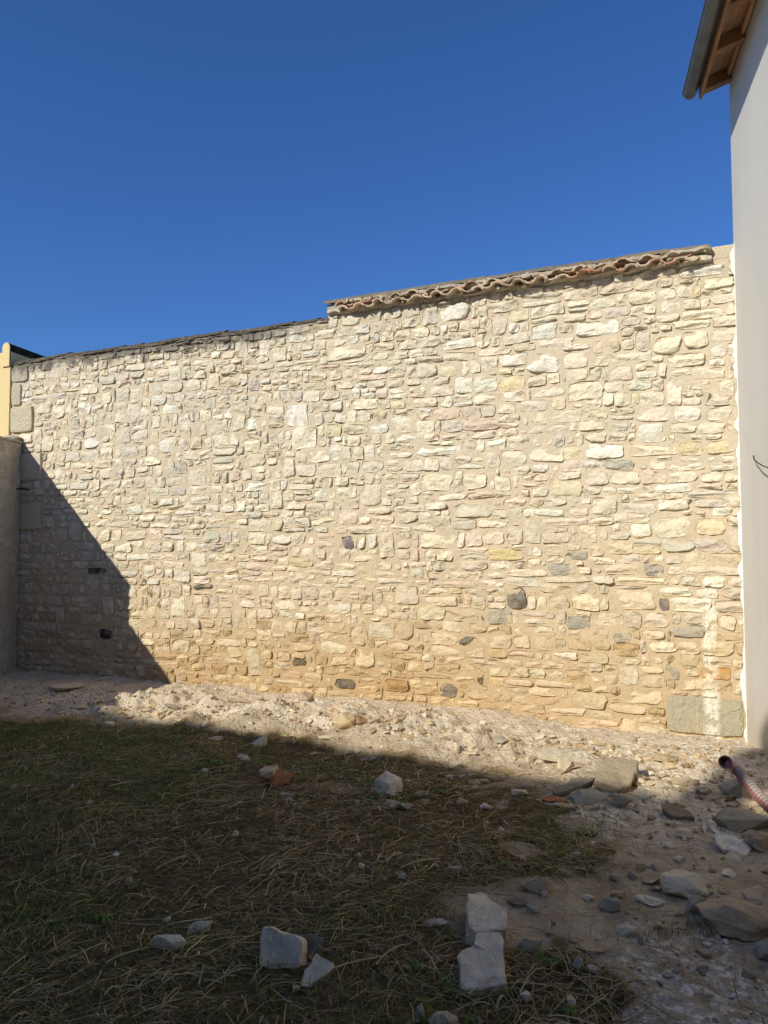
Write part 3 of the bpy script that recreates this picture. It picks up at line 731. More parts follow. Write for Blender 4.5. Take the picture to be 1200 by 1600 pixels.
# ------------------------------------------------------------------ house behind the viewpoint, whose shade lies over the yard
HB = 6.5; p0 = np.array([-1.84, 6.42]); p1 = np.array([2.1, 4.28]); bd = (p1 - p0) / np.linalg.norm(p1 - p0)
bk = np.array([-.6, -.6]) * HB / .54
e0 = p0 + bk; BD = np.array([bd[0], bd[1], 0]); BNn = np.array([bd[1], -bd[0], 0]); 
if BNn[1] > 0: BNn = -BNn
hb = empty('neighbour_house', (e0[0], e0[1], 0)); tag(hb, 'long two storey rendered house behind the viewpoint with low tiled roof', 'house')
E0 = np.array([e0[0], e0[1], 0]) - BD * 5
box('wall', E0 + BNn * .3 + np.array([0, 0, -.3]), BD * 22, BNn * 8, (0, 0, HB + .2), M['greyrender'], hb)
tl = np.array([0, 0, math.tan(math.radians(20))])
box('roof', E0 + np.array([0, 0, HB - .12]) - BD * .3, BD * 22.6, (BNn + tl) * 4.3, (0, 0, .12), M['rooft'], hb)
for k in range(5):
    wf = box('window', E0 + BD * (2 + k * 4) + BNn * .285 + np.array([0, 0, 3.6]), BD * 1.1, BNn * .03, (0, 0, 1.3), M['dark'], hb)
# chimney: unseen, added so that its shade falls on the foot of the facade
tgt = fac(1189, 1136); nD = np.array([.533, .846]); nD = -BNn[:2]
Dg = np.dot(tgt[:2] - e0, nD); lam = (Dg + .55) / np.dot(np.array([.6, .6]), nD)
cpos = np.array([tgt[0] - .6 * lam, tgt[1] - .6 * lam, 0]); ctop = tgt[2] + .54 * lam
print('added_chimney', cpos, ctop)
box('added_chimney', cpos + np.array([0, 0, HB - .2]) - BD * .02, BD * .30, BNn * .30, (0, 0, ctop - HB + .2), M['greyrender'], hb)

# ------------------------------------------------------------------ loose stones in the yard
RC = dict(white=(.74, .70, .62), pale=(.66, .61, .50), buff=(.60, .50, .35), tan=(.46, .385, .27), brown=(.34, .25, .16), grey=(.42, .395, .34),
          blue=(.34, .34, .31), pink=(.56, .45, .36), orange=(.62, .38, .18), brick=(.42, .19, .10), green=(.36, .35, .29), dgrey=(.22, .21, .18))
def rock(label, px, py, wpx, hpx, col='pale', flat=.7, kind='angular', yaw=None, cat='stone', group=None, name='stone', sink=.27):
    p = on_ground(px, py + hpx * .35); dist = np.linalg.norm(p - EYE); sc = dist / FPX
    th = math.atan2(EYE[2] - p[2], math.hypot(p[0], p[1])); app = hpx * sc
    d = app / (flat * math.cos(th) + math.sin(th)) * 1.05; h = d * flat; w_ = wpx * sc
    if kind == 'angular': V, F = hull_rock(17, .28, None, 3, .09)
    elif kind == 'round': V, F = hull_rock(30, .14, None, 3, .09, 0.0)
    else: V, F = hull_rock(16, .25, None, 2, .09)
    V = V * np.array([w_ / 2, d / 2, h / 2 * 1.12])
    if kind == 'slab': V[:, 2] = np.clip(V[:, 2], -h * .38, h * .38 + V[:, 0] * random.uniform(-.1, .1) + V[:, 1] * random.uniform(-.1, .1))
    q = on_ground(px, py, h * .35); z = H(q[0], q[1])
    o = mesh_np(name, V, F, M['rock'], np.array(RC[col] if isinstance(col, str) else col), True, None, 22, loc=(q[0], q[1], z + h * (.5 - sink)))
    if yaw: o.rotation_euler = (0, random.uniform(-.08, .08), math.radians(yaw))
    return tag(o, label, cat, group)
random.seed(21)
R_ = rock
R_('pale faceted stone, the biggest lone one in the middle of the yard', 607, 1224, 46, 48, 'white', .95, 'round', 40)
R_('buff rounded boulder sitting on the rubble bank under the wall', 539, 1130, 38, 28, 'buff', .9, 'round')
R_('dark brown stone touching the right of the buff boulder', 566, 1128, 20, 18, 'brown', .8)
R_('pale stone on the rubble bank left of the buff boulder', 476, 1100, 26, 22, 'pink', .8)
R_('white angular stone on the bank casting a shadow to its right', 748, 1138, 26, 24, 'white', .85)
R_('small pale wedge stone left of the white angular bank stone', 720, 1143, 22, 15, 'pale', .6)
R_('small pale stone right of the white angular bank stone', 790, 1149, 13, 12, 'pale', .8)
R_('upright pale stone at the lower edge of the sunlit bank', 405, 1158, 22, 26, 'white', 1.1)
R_('flat pale stone lying where sun turns to shade', 513, 1164, 32, 14, 'pale', .4, 'slab')
R_('flat grey stone just above the dry earth hump', 578, 1185, 34, 15, 'grey', .4, 'slab')
R_('small white pebble beside the big faceted stone', 637, 1220, 13, 8, 'white', .6)
R_('whitish fragment with ochre patch below the faceted stone', 609, 1256, 34, 18, (.52, .43, .29), .45)
R_('grey fragment next to the ochre patched fragment', 634, 1260, 24, 16, 'grey', .5)
R_('small yellowish stone right of the big faceted stone', 659, 1239, 20, 11, 'buff', .6)
R_('dull brown stone below the small yellowish stone', 661, 1253, 20, 13, 'brown', .6)
R_('pale pointed stone leaning at the foot of the bank', 713, 1193, 21, 18, 'pale', .9)
R_('thin upright white sliver at the foot of the bank', 714, 1171, 9, 22, 'white', 1.8)
R_('tilted thin pale flake right of the upright sliver', 737, 1176, 32, 12, 'pale', .35, 'slab')
R_('pinkish grey flat stone in the rubble near the middle', 771, 1213, 36, 13, 'pink', .35, 'slab')
R_('small round pebble left of the pinkish flat stone', 702, 1213, 11, 10, 'pale', .8, 'round')
R_('brown curved shard lying on straw in the middle', 733, 1230, 38, 10, 'tan', .35, 'slab', 8, 'shard')
R_('small bright white stone alone in dark straw', 760, 1260, 20, 13, 'white', .7)
R_('half buried pale lump left of the bright white stone', 722, 1252, 20, 14, 'pink', .5)
R_('grey green wedge stone above the cement blocks', 710, 1358, 26, 16, 'green', .6)
R_('tiny orange pebble above the grey green wedge', 682, 1346, 11, 7, 'orange', .7, 'round', cat='pebble', name='pebble')
R_('tiny orange pebble in straw left of the fragments', 576, 1274, 12, 7, 'orange', .6, 'round', cat='pebble', name='pebble')
R_('orange tan pebble on bare soil between the block groups', 620, 1393, 14, 8, 'orange', .6, 'round', cat='pebble', name='pebble')
R_('pinkish wedge stone, left one of a pair near the blocks', 672, 1440, 21, 12, 'pink', .55)
R_('pale wedge stone, right one of a pair near the blocks', 689, 1440, 18, 13, 'pale', .6)
R_('small brown clod left of the lower cement block', 642, 1463, 16, 14, 'brown', .7)
R_('narrow grey stone standing at the bottom edge', 656, 1584, 13, 28, 'grey', 1.4)
R_('pinkish triangular stone cut by the bottom edge', 694, 1592, 40, 30, 'pink', .8)
R_('small grey stone tip at the bottom edge right of the pink one', 748, 1594, 10, 16, 'grey', 1.2)
R_('pale triangular stone standing below the long pale plank', 883, 1200, 25, 29, 'pale', 1.1)
R_('broad grey stone below the square cement plate', 921, 1243, 50, 26, 'grey', .55)
R_('blue grey cube like stone beside the broad grey stone', 970, 1249, 28, 25, 'blue', 1.0)
R_('pale stone at the edge of the straw left of the planks', 811, 1237, 24, 14, 'pale', .6)
R_('flat grey flake under the broad grey stone', 923, 1261, 34, 10, 'grey', .3, 'slab')
R_('brown flat stone on the bare sandy slope', 1040, 1193, 40, 17, 'tan', .35, 'slab')
R_('small white pebble alone on bare brown earth', 1045, 1320, 18, 13, 'white', .8)
R_('flat grey shard above the white pebble', 1077, 1307, 28, 9, 'grey', .3, 'slab', -15, 'shard')
R_('grey stone tucked under the corrugated pipe', 1150, 1232, 36, 32, 'grey', .8, 'round')
R_('large grey green slab of rock below the pipe', 1163, 1279, 78, 42, 'green', .4, 'angular', -22)
R_('tan rounded rock cut by the right edge', 1190, 1313, 44, 36, 'tan', .8, 'round')
R_('pinkish stone between pipe and green slab', 1180, 1256, 26, 18, 'pink', .8)
R_('small pale stone left of the pinkish stone by the pipe', 1163, 1253, 20, 14, 'pale', .8)
R_('long pale stone with a tapered end on the right', 1069, 1378, 62, 50, 'pale', .42, 'round', -30)
R_('grey stone leaning on the long tapered stone', 1090, 1412, 30, 28, 'grey', .9)
R_('large brown boulder half sunk at the right', 1150, 1430, 92, 58, 'tan', .5, 'round', -22)
R_('grey stone cut by the right edge below the brown boulder', 1196, 1482, 24, 34, 'grey', .9)
R_('tan faceted rock right of the upper cement block', 837, 1379, 45, 37, 'tan', .75)
R_('crumbly whitish bit under the tan faceted rock', 852, 1396, 12, 12, 'white', .7)
R_('grey pebble in the grass tuft on the right', 900, 1335, 18, 12, 'grey', .7, 'round')
R_('rounded grey pebble on bare earth right of the tuft', 960, 1371, 15, 16, 'grey', 1.0, 'round')
R_('small white pebble below the tan faceted rock', 919, 1402, 15, 11, 'white', .7, 'round')
R_('rounded dark blue grey stone above the lime heap', 953, 1412, 33, 24, 'blue', .8, 'round')
R_('brown lump behind the dark blue grey stone', 966, 1397, 22, 14, 'tan', .7, 'round')
R_('pale rounded stone at the top of the lime heap', 980, 1453, 30, 20, 'pale', .75, 'round')
R_('oblong tan stone right of the lower cement block', 829, 1473, 32, 24, 'tan', .7, 'round', -35)
R_('pointed grey shard standing below the tan faceted rock', 834, 1418, 22, 18, 'grey', .8)
R_('grey rumpled flake between upper block and tan rock', 810, 1410, 34, 16, 'dgrey', .4, 'slab', -20, 'shard')
R_('wide flat stone sunk in soil left of the lime heap', 923, 1478, 44, 22, 'tan', .3, 'slab')
R_('dark blue stone at the left foot of the lime heap', 905, 1508, 17, 25, 'blue', 1.1)
R_('white chip right of the dark blue stone', 926, 1512, 13, 12, 'white', .8)
R_('round pale pebble in the middle of the lime heap', 1043, 1522, 14, 13, 'pale', .9, 'round')
R_('grey wedge stone on earth right of the lime heap', 1098, 1515, 15, 17, 'blue', 1.0)
R_('upright grey chip near the top of the lime heap', 1001, 1469, 10, 17, 'grey', 1.3)
R_('pale flat stone in the shaded dirt at the far left', 122, 1105, 22, 9, 'pale', .4, 'slab')
R_('long pale flat stone in shade near the left wall foot', 106, 1074, 46, 15, 'pale', .2, 'slab', 25)
R_('pale stone on the edge of the dark turf at left', 170, 1131, 19, 11, 'pale', .6)
R_('pale stone in the sunlit rubble nearest the shadow', 373, 1110, 26, 14, 'white', .6)
R_('pale oval stone on straw below the upright pale stone', 381, 1185, 22, 14, 'pale', .6)
R_('dull flat stone left of the upright pale stone', 336, 1153, 23, 11, 'pale', .4, 'slab')
R_('tiny pale stone on the dark turf left of centre', 319, 1203, 12, 9, 'pale', .7)
R_('knobbly grey white stone in the grass at lower left', 264, 1469, 54, 24, 'white', .6, 'round', -12)
R_('ridged pale stone upper right of the knobbly one', 311, 1447, 34, 24, 'pale', .8, 'angular', 40)
R_('grey white stone just below the broken brick', 448, 1243, 22, 12, 'grey', .6)
R_('dark hollow looking stone left of the ochre wall foot', 262, 1455, 10, 6, 'dgrey', .5) if False else None
br = R_('broken brick with a pale mortar coat, left of centre', 437, 1214, 36, 34, 'brick', .9, 'angular', 20, 'brick', name='broken_brick')
V, F = hull_rock(12, .2, 77, 1, .04); p = np.array(br.location)
o = mesh_np('mortar_coat', V * np.array([.075, .05, .05]) + np.array([-.055, .02, .03]), F, M['rock'], np.array(RC['pink']), True, br, 24)
R_('orange brick shard in the gravel under the planks', 866, 1249, 38, 12, (.42, .17, .09), .35, 'slab', 10, 'brick shard', name='brick_shard')
# small lumps nobody can tell apart
for i in range(70):
    a_ = random.uniform(2.3, 8.0); d_ = random.gauss(1.15, .38)
    if d_ < .25: continue
    P_ = WA + WD * a_ + WN * d_; s_ = random.uniform(.035, .085)
    V, F = hull_rock(11, .25, None, 1, .05)
    o = mesh_np('stone', V * np.array([s_ / 2, s_ * .4, s_ * .3]), F, M['rock'], np.array(RC[(cn := random.choice(['pale', 'white', 'buff', 'tan', 'grey', 'pale']))]) * random.uniform(.9, 1.05), True, None, 24, loc=(P_[0], P_[1], H(P_[0], P_[1]) + s_ * .14))
    o.rotation_euler = (random.uniform(-.3, .3), random.uniform(-.3, .3), random.uniform(0, 6))
    wh = 'towards the left shadow' if a_ < 4.2 else ('below the middle of the wall' if a_ < 6.1 else 'towards the pale house'); sn = 'fist sized' if s_ > .06 else 'small'
    tag(o, f'{sn} {cn} broken lump in the rubble strip {wh}', 'stone', f'{sn} {cn} lumps in the rubble strip {wh}')
for i in range(40):
    P_ = np.array([random.uniform(.95, 2.6), random.uniform(2.6, 5.0), 0]); s_ = random.uniform(.025, .065)
    V, F = hull_rock(11, .25, None, 1, .05)
    o = mesh_np('stone', V * np.array([s_ / 2, s_ * .4, s_ * .3]), F, M['rock'], np.array(RC[(cn := random.choice(['pale', 'tan', 'grey', 'brown', 'pink']))]) * random.uniform(.9, 1.05), True, None, 24, loc=(P_[0], P_[1], H(P_[0], P_[1]) + s_ * .1))
    o.rotation_euler = (random.uniform(-.3, .3), random.uniform(-.3, .3), random.uniform(0, 6))
    wh = 'near the lime heap' if P_[1] < 3.2 else ('beside the brown boulder' if P_[1] < 4.1 else 'below the planks and pipe')
    tag(o, f'small {cn} stone on the bare earth {wh}', 'stone', f'small {cn} stones on the bare earth {wh}')

for i in range(75):
    P_ = np.array([random.uniform(-2.6, .75), random.uniform(2.5, 5.9), 0]); s_ = random.uniform(.018, .05)
    if wdist(P_[0], P_[1]) < 1.9: continue
    V, F = hull_rock(11, .25, None, 1, .05); cn = random.choice(['pale', 'white', 'pink', 'tan', 'brown', 'grey'])
    o = mesh_np('pebble', V * np.array([s_ / 2, s_ * .4, s_ * .3]), F, M['rock'], np.array(RC[cn]) * random.uniform(.9, 1.05), True, None, 24, loc=(P_[0], P_[1], H(P_[0], P_[1]) + .018))
    o.rotation_euler = (random.uniform(-.3, .3), random.uniform(-.3, .3), random.uniform(0, 6))
    wh = 'left of centre' if P_[0] < -.6 else 'between the big faceted stone and the blocks'; tag(o, f'little {cn} pebble lying on the straw {wh}', 'pebble', f'little {cn} pebbles on the straw {wh}')
FR = [(at_z(1090, 1240), .40, .16, 26, 'on the right slope under the pipe'), (at_z(600, 1160), .55, .18, 16, 'along the front of the central bank'), (at_z(860, 1225), .40, .16, 14, 'around the planks'), (at_z(300, 1100), .55, .12, 12, 'on the bank nearest the left shadow'), (at_z(1130, 1350), .30, .35, 14, 'around the plastic sheet')]
for (c_, rx, ry, n0, wh) in FR:
    for i in range(n0):
        P_ = np.array([random.gauss(c_[0], rx), random.gauss(c_[1], ry), 0]); s_ = random.uniform(.05, .15)
        if wdist(P_[0], P_[1]) < .35 or np.dot(P_ - HC, FN) < .12: continue
        V, F = hull_rock(13, .3, None, 2, .07); V = V * np.array([s_ / 2, s_ * random.uniform(.25, .42), s_ * .16])
        cn = random.choice(['pale', 'white', 'tan', 'grey', 'pink']); V[:, 2] = np.clip(V[:, 2], -s_ * .09, s_ * .08 + V[:, 0] * random.uniform(-.15, .15))
        o = mesh_np('stone_fragment', V, F, M['rock'], np.array(RC[cn]) * random.uniform(.92, 1.05), True, None, 24, loc=(P_[0], P_[1], H(P_[0], P_[1]) + s_ * .05))
        o.rotation_euler = (random.uniform(-.35, .35), random.uniform(-.35, .35), random.uniform(0, 6)); sn = 'broad' if s_ > .1 else 'narrow'
        tag(o, f'{sn} flat {cn} fragment lying {wh}', 'stone', f'{sn} flat {cn} fragments {wh}')
# ---- slabs, planks, blocks: irregular prisms lying or leaning in the yard
def prism(name, label, cat, outline, P0, N, thick, mat, tint=None, rough=.0075, bevel=.004, cuts=5):
    N = np.array(N, float); N /= np.linalg.norm(N)
    top = [at_plane(x, y, P0, N) for x, y in outline]; c = np.mean(top, 0)
    bm = bmesh.new(); tv = [bm.verts.new(p - c) for p in top]; f = bm.faces.new(tv); f.normal_update()
    if np.dot(f.normal, N) < 0: f.normal_flip()
    r = bmesh.ops.extrude_face_region(bm, geom=[f]); 
    bmesh.ops.translate(bm, vec=Vector(-N * thick), verts=[g_ for g_ in r['geom'] if isinstance(g_, bmesh.types.BMVert)])
    bmesh.ops.recalc_face_normals(bm, faces=bm.faces)
    bmesh.ops.bevel(bm, geom=bm.edges[:], offset=bevel, segments=1, affect='EDGES')
    bmesh.ops.triangulate(bm, faces=bm.faces[:])
    bmesh.ops.subdivide_edges(bm, edges=bm.edges[:], cuts=cuts, use_grid_fill=True)
    V = np.array([v_.co[:] for v_ in bm.verts]); V2_ = V + rough * (np.stack([vn(V + 3.3, 18, 1), vn(V + 3.3, 18, 2), vn(V + 3.3, 22, 3)], 1) + .8 * np.stack([vn(V + 7.3, 48, 1), vn(V + 7.3, 48, 2), vn(V + 7.3, 52, 3)], 1))
    for v_, q_ in zip(bm.verts, V2_): v_.co = q_
    bmesh.ops.triangulate(bm, faces=bm.faces[:])
    me = bpy.data.meshes.new(name); bm.to_mesh(me)
    if tint is not None:
        a = me.color_attributes.new('tint', 'FLOAT_COLOR', 'POINT'); a.data.foreach_set('color', np.tile(np.array([*tint, 1], np.float32), len(me.vertices)))
    bm.free(); me.polygons.foreach_set('use_smooth', [True] * len(me.polygons)); me.set_sharp_from_angle(angle=math.radians(35)); me.materials.append(mat)
    o = bpy.data.objects.new(name, me); o.location = c; C.objects.link(o)
    return tag(o, label, cat)
def gp(px, py, dz=0.0): p = on_ground(px, py); return p + np.array([0, 0, dz])
prism('cement_block', 'grey cement block with a cut corner, upper one of the right pair', 'block', [(730, 1394), (757, 1391), (772, 1408), (791, 1419), (792, 1450), (779, 1452), (742, 1454), (731, 1441)], gp(760, 1435, .10), (.05, -.22, 1), .16, M['conc'])
cb = prism('cement_block', 'cracked grey cement block, lower one of the right pair', 'block', [(741, 1477), (757, 1482), (772, 1487), (786, 1485), (790, 1537), (752, 1541), (719, 1540), (717, 1493), (729, 1480)], gp(755, 1510, .085), (-.03, -.25, 1), .17, M['conc'])
bc_ = prism('broken_corner', None, None, [(744, 1457), (783, 1456), (787, 1486), (772, 1488), (757, 1483), (741, 1478)], gp(755, 1510, .092), (.02, -.27, 1), .16, M['conc'])
bc_.location -= cb.location; bc_.parent = cb
prism('cement_block', 'broken grey block standing in grass, largest of the left group', 'block', [(410, 1451), (424, 1448), (431, 1453), (471, 1468), (471, 1512), (430, 1514), (404, 1508)], gp(438, 1516, .0), (-.15, -.9, .5), .10, M['conc'])
prism('cement_block', 'small broken block tilted on its edge, right of the left group', 'block', [(495, 1488), (519, 1505), (520, 1513), (486, 1541), (472, 1539), (476, 1519)], gp(495, 1541, .01), (.2, -.7, .75), .07, M['conc'])
prism('cement_block', 'dark rough block fragment behind the left group', 'block', [(458, 1458), (485, 1459), (503, 1466), (499, 1486), (478, 1498), (462, 1485)], gp(480, 1498, .0), (0, -.8, .6), .06, M['rock'], RC['dgrey'])
prism('cement_plate', 'square cement plate with a dark broken edge on the rubble', 'slab', [(932, 1190), (955, 1180), (997, 1187), (999, 1195), (985, 1226), (968, 1231), (930, 1216)], gp(965, 1232, .09), (.08, -.35, 1), .075, M['rock'], (.40, .35, .28), .006, .01)
prism('plank', 'long pale plank lying flat under the wall', 'plank', [(833, 1168), (862, 1168), (935, 1186), (928, 1190), (880, 1186), (842, 1180)], gp(880, 1190, .05), (0, -.15, 1), .03, M['rock'], (.60, .56, .48), .002, .003)
prism('plank', 'grey lath lying across the rubble below the pale plank', 'plank', [(864, 1236), (880, 1226), (926, 1214), (927, 1219), (890, 1234), (868, 1240)], gp(895, 1236, .04), (0, -.1, 1), .02, M['rock'], (.25, .235, .21), .002, .002)
prism('board_piece', 'short grey board behind the grey lath', 'board', [(884, 1226), (892, 1216), (922, 1210), (926, 1213), (900, 1224)], gp(900, 1226, .05), (0, -.2, 1), .02, M['rock'], (.30, .27, .23), .002, .002)
prism('stone_slab', 'long brownish grey slab in shade on the right slope', 'slab', [(1035, 1256), (1052, 1254), (1075, 1266), (1086, 1278), (1050, 1273), (1036, 1266)], gp(1060, 1280, .03), (0, -.3, 1), .03, M['rock'], (.27, .22, .18), .004, .004)
prism('stone_slab', 'pale flat slab catching the sun on the right slope', 'slab', [(1050, 1215), (1088, 1217), (1094, 1222), (1082, 1226), (1050, 1223)], gp(1070, 1226, .03), (0, -.3, 1), .03, M['rock'], (.48, .41, .32), .005, .004)
cr = [(540, 1170), (600, 1170), (660, 1260), (760, 1300), (880, 1370), (910, 1420), (880, 1490), (830, 1480), (770, 1420), (690, 1400), (610, 1320), (625, 1285), (560, 1230)]
prism('plastic_sheet', 'crumpled dusty white plastic sheet on the ground at right', 'plastic sheet', [(1000 + a_ / 5.333, 1060 + b_ / 5.333) for a_, b_ in cr], gp(1140, 1325, .03), (.1, -.25, 1), .02, M['plastic'], None, .016, .003, 5)

# ---- corrugated pipe
def pz(px, py, z): return at_z(px, py, z)
ctrl = [pz(1133, 1191, .17), pz(1133, 1191, .17) + np.array([.035, .055, -.012]), pz(1155, 1207, .12), pz(1168, 1223, .11), pz(1185, 1243, .09), pz(1210, 1268, .07), pz(1240, 1300, .04)]
def cat_path(c, n):
    out_ = []
    for i in range(len(c) - 1):
        a, b_, c2, d = c[max(i - 1, 0)], c[i], c[i + 1], c[min(i + 2, len(c) - 1)]
        for k in range(n):
            t = k / n; out_.append(.5 * ((2 * b_) + (c2 - a) * t + (2 * a - 5 * b_ + 4 * c2 - d) * t * t + (3 * b_ - a - 3 * c2 + d) * t ** 3))
    return out_ + [c[-1]]
pp = cat_path(ctrl, 60); pr = empty('corrugated_pipe', ctrl[0]); tag(pr, 'red and grey corrugated pipe with open end near the house corner', 'pipe')
ln = np.cumsum([0] + [np.linalg.norm(pp[i + 1] - pp[i]) for i in range(len(pp) - 1)])
i0 = int(np.searchsorted(ln, .15))
body = pp[i0:]; lb = ln[i0:] - ln[i0]
rad_ = [.029 + .006 * math.sin(l_ / .034 * 2 * math.pi) for l_ in lb]
tc = []  # vertex colour carries painted groove shade: dark where the tube narrows
for l_ in lb:
    for k in range(20):
        rd_ = .5 + .5 * math.sin(l_ / .034 * 2 * math.pi); tc.append((.13 + .24 * rd_, .10 + .22 * rd_, .09 + .20 * rd_) if k in (12, 13, 14, 15, 16, 17, 18, 3, 4, 5, 6) else (.15 + .20 * rd_, .06 + .09 * rd_, .06 + .08 * rd_))
o = tube('pipe_body', body, .036, M['pipe'], pr, 20, True, np.array(tc), rad_, False)
head = pp[:i0 + 3]; hl = ln[:i0 + 3]
# open collar: outside, lip, and inside wall
outp = head[::-1]; op = outp + [head[0]] + [head[0]] + head[:8]
rr_ = [.040] * len(outp) + [.043, .033] + [.033] * 8
rr_[len(outp) - 1] = .045
V = tube('pipe_collar', outp + [head[0] - (head[1] - head[0]) / np.linalg.norm(head[1] - head[0]) * .002] + head[:10], .04, M['pipe'], pr, 20, True, np.array((.50, .27, .24)), [.035] * (len(outp) - 6) + [.041] * 6 + [.029] + [.029] * 10, False)

# ------------------------------------------------------------------ gravel, straw, grass
print('gravel'); random.seed(5)
N_ = 42000
x = rng.uniform(-5.0, 3.2, N_); y = rng.uniform(2.0, 9.2, N_); g, s, l = zones(x, y); d = wdist(x, y)
band = np.exp(-((d - 1.15) / .55) ** 2)
dens = .10 + .75 * l + .55 * band * (s > .3) ; dens *= (1 - .8 * g) * (d > .05) * (1 - .85 * sst(.85, .6, d) * (x > -.5))
heap = np.exp(-(((x - 1.12) / .42) ** 2 + ((y - 2.55) / .42) ** 2)); dens += heap * .9
kp = rng.uniform(0, 1, N_) < dens; x, y, g, s, l, heap, band = [q_[kp] for q_ in (x, y, g, s, l, heap, band)]
z = H(x, y); n_ = len(x); sizes = .007 + .022 * rng.uniform(0, 1, n_) ** 3 + .03 * (rng.uniform(0, 1, n_) > .97)
pal = np.array([RC['pale'], RC['tan'], RC['buff'], RC['grey'], RC['white'], RC['brown']])
ci = rng.integers(0, 6, n_); hc = heap > .3; ci[hc] = rng.choice([0, 3, 4, 4], hc.sum())
colr = pal[ci] * rng.uniform(.7, 1.1, (n_, 1))
o = scatter('gravel', np.stack([x, y, z + sizes * .12], 1), sizes, colr, M['rock'], None, .8); tag(o, 'loose gravel and mortar crumbs strewn over earth and lime heap', 'gravel', kind='stuff')
print('gravel n', n_)

N_ = 9000
x = rng.uniform(-4.8, 3.1, N_); y = rng.uniform(3.0, 9.0, N_); g, s, l = zones(x, y); d = wdist(x, y)
dens = .75 * np.exp(-((d - 1.15) / .42) ** 2) * (s > .4) * sst(-3.4, -2.2, x) + .10 * s; dens += .16 * sst(.8, 1.3, x) * (y < 6); dens *= (d > .3) * (1 - .85 * sst(1.0, .75, d) * sst(4.6, 5.4, walong(x, y)))
kp = rng.uniform(0, 1, N_) < dens; x, y = x[kp], y[kp]; n_ = len(x); sizes = .02 + .06 * rng.uniform(0, 1, n_) ** 2
cc0 = np.array([(.62, .52, .38), (.56, .45, .31), (.68, .60, .48), (.48, .37, .25)])[rng.integers(0, 4, n_)] * rng.uniform(.85, 1.1, (n_, 1))
o = scatter('dirt_clods', np.stack([x, y, H(x, y) + sizes * .08], 1), sizes, cc0, M['rock'], None, .75); tag(o, 'dry sandy clods and crumbled mortar heaped along the wall foot', 'earth', kind='stuff')
print('straw')
def ribbons(name, x, y, ang, length, width, lift, curve, rise, cols, mat, label, cat, seg=3):
    n_ = len(x); pts = []
    for k in range(seg + 1):
        t = k / seg; a = ang + curve * (t - .5) + (rng.normal(0, .08, n_) if k else 0)
        if k == 0: px_, py_ = x.copy(), y.copy()
        else: px_ = px_ + np.cos(a) * length / seg; py_ = py_ + np.sin(a) * length / seg
        pz_ = H(px_, py_) + lift + rise * np.sin(np.pi * np.clip(t * .9 + .05, 0, 1))
        wv = width * (1.0 if k < seg else .55)
        nxv, nyv = -np.sin(a) * wv / 2, np.cos(a) * wv / 2
        pts.append((np.stack([px_ - nxv, py_ - nyv, pz_], 1), np.stack([px_, py_, pz_ + wv * .45], 1), np.stack([px_ + nxv, py_ + nyv, pz_], 1)))
    V = np.stack([p_ for tri in pts for p_ in tri], 1).reshape(-1, 3); m = (seg + 1) * 3
    f = []
    for k in range(seg):
        b0 = k * 3; f += [(b0, b0 + 3, b0 + 4, b0 + 1), (b0 + 1, b0 + 4, b0 + 5, b0 + 2)]
    F = (np.array(f)[None] + (np.arange(n_) * m)[:, None, None]).reshape(-1, 4)
    o = mesh_np(name, V, F, mat, np.repeat(cols, m, 0), False); tag(o, label, cat, kind='stuff'); return o
N_ = 95000
x = rng.uniform(-4.9, 2.0, N_); y = 2.0 + 5.6 * rng.uniform(0, 1, N_) ** 1.15; g, s, l = zones(x, y)
cover = sst(.12, .6, g) * (.22 + .78 * sst(-.45, .25, fbm2(x, y, 2.0, 4, 80)))
kp = rng.uniform(0, 1, N_) < cover + .02 + .05 * np.exp(-((x - 1.1) / .5) ** 2); x, y = x[kp], y[kp]; n_ = len(x)
fld = fbm2(x, y, 1.6, 2, 81) * 2.4
ang = fld + rng.normal(0, 1.0, n_) + np.pi * (rng.uniform(0, 1, n_) > .5)
pal = np.array([(.62, .42, .18), (.46, .30, .12), (.30, .20, .08), (.74, .60, .34), (.30, .25, .08), (.18, .12, .05)])
pc = rng.choice(6, n_, p=[.2, .24, .22, .06, .12, .16]); cols = pal[pc] * rng.uniform(.7, 1.2, (n_, 1))
ribbons('straw_litter', x, y, ang, .03 + .15 * rng.uniform(0, 1, n_) ** 2.2, .002 + .003 * rng.uniform(0, 1, n_) ** 2, .003 + .022 * rng.uniform(0, 1, n_), rng.normal(0, .2, n_), rng.exponential(.005, n_), cols, M['straw'], 'matted dry brown straw lying over the dark yard soil', 'straw')
# coarse pale stalks, in loose heaps
xs, ys, as_ = [], [], []
heaps = [(at_z(300, 1500), .20, 40, .7), (at_z(190, 1580), .35, 55, .2), (at_z(60, 1560), .4, 35, .3), (at_z(830, 1560), .2, 40, 1.0), (at_z(560, 1490), .25, 35, 0), (at_z(320, 1255), .35, 35, .3),
         (at_z(620, 1330), .5, 50, .5), (at_z(850, 1400), .25, 30, -.4), (at_z(430, 1345), .4, 35, .2), (at_z(120, 1380), .6, 45, .8), (at_z(500, 1240), .6, 50, .1), (at_z(130, 1200), .6, 20, .9)]
for (c, r, n0, a0) in heaps:
    for _ in range(n0): xs.append(random.gauss(c[0], r)); ys.append(random.gauss(c[1], r * .5)); as_.append(random.gauss(a0, .75))
xs, ys, as_ = map(np.array, (xs, ys, as_)); g, s, l = zones(xs, ys); kp = g > .25; xs, ys, as_ = xs[kp], ys[kp], as_[kp]; n_ = len(xs)
pal = np.array([(.56, .40, .17), (.64, .51, .27), (.46, .29, .12), (.50, .40, .20)])
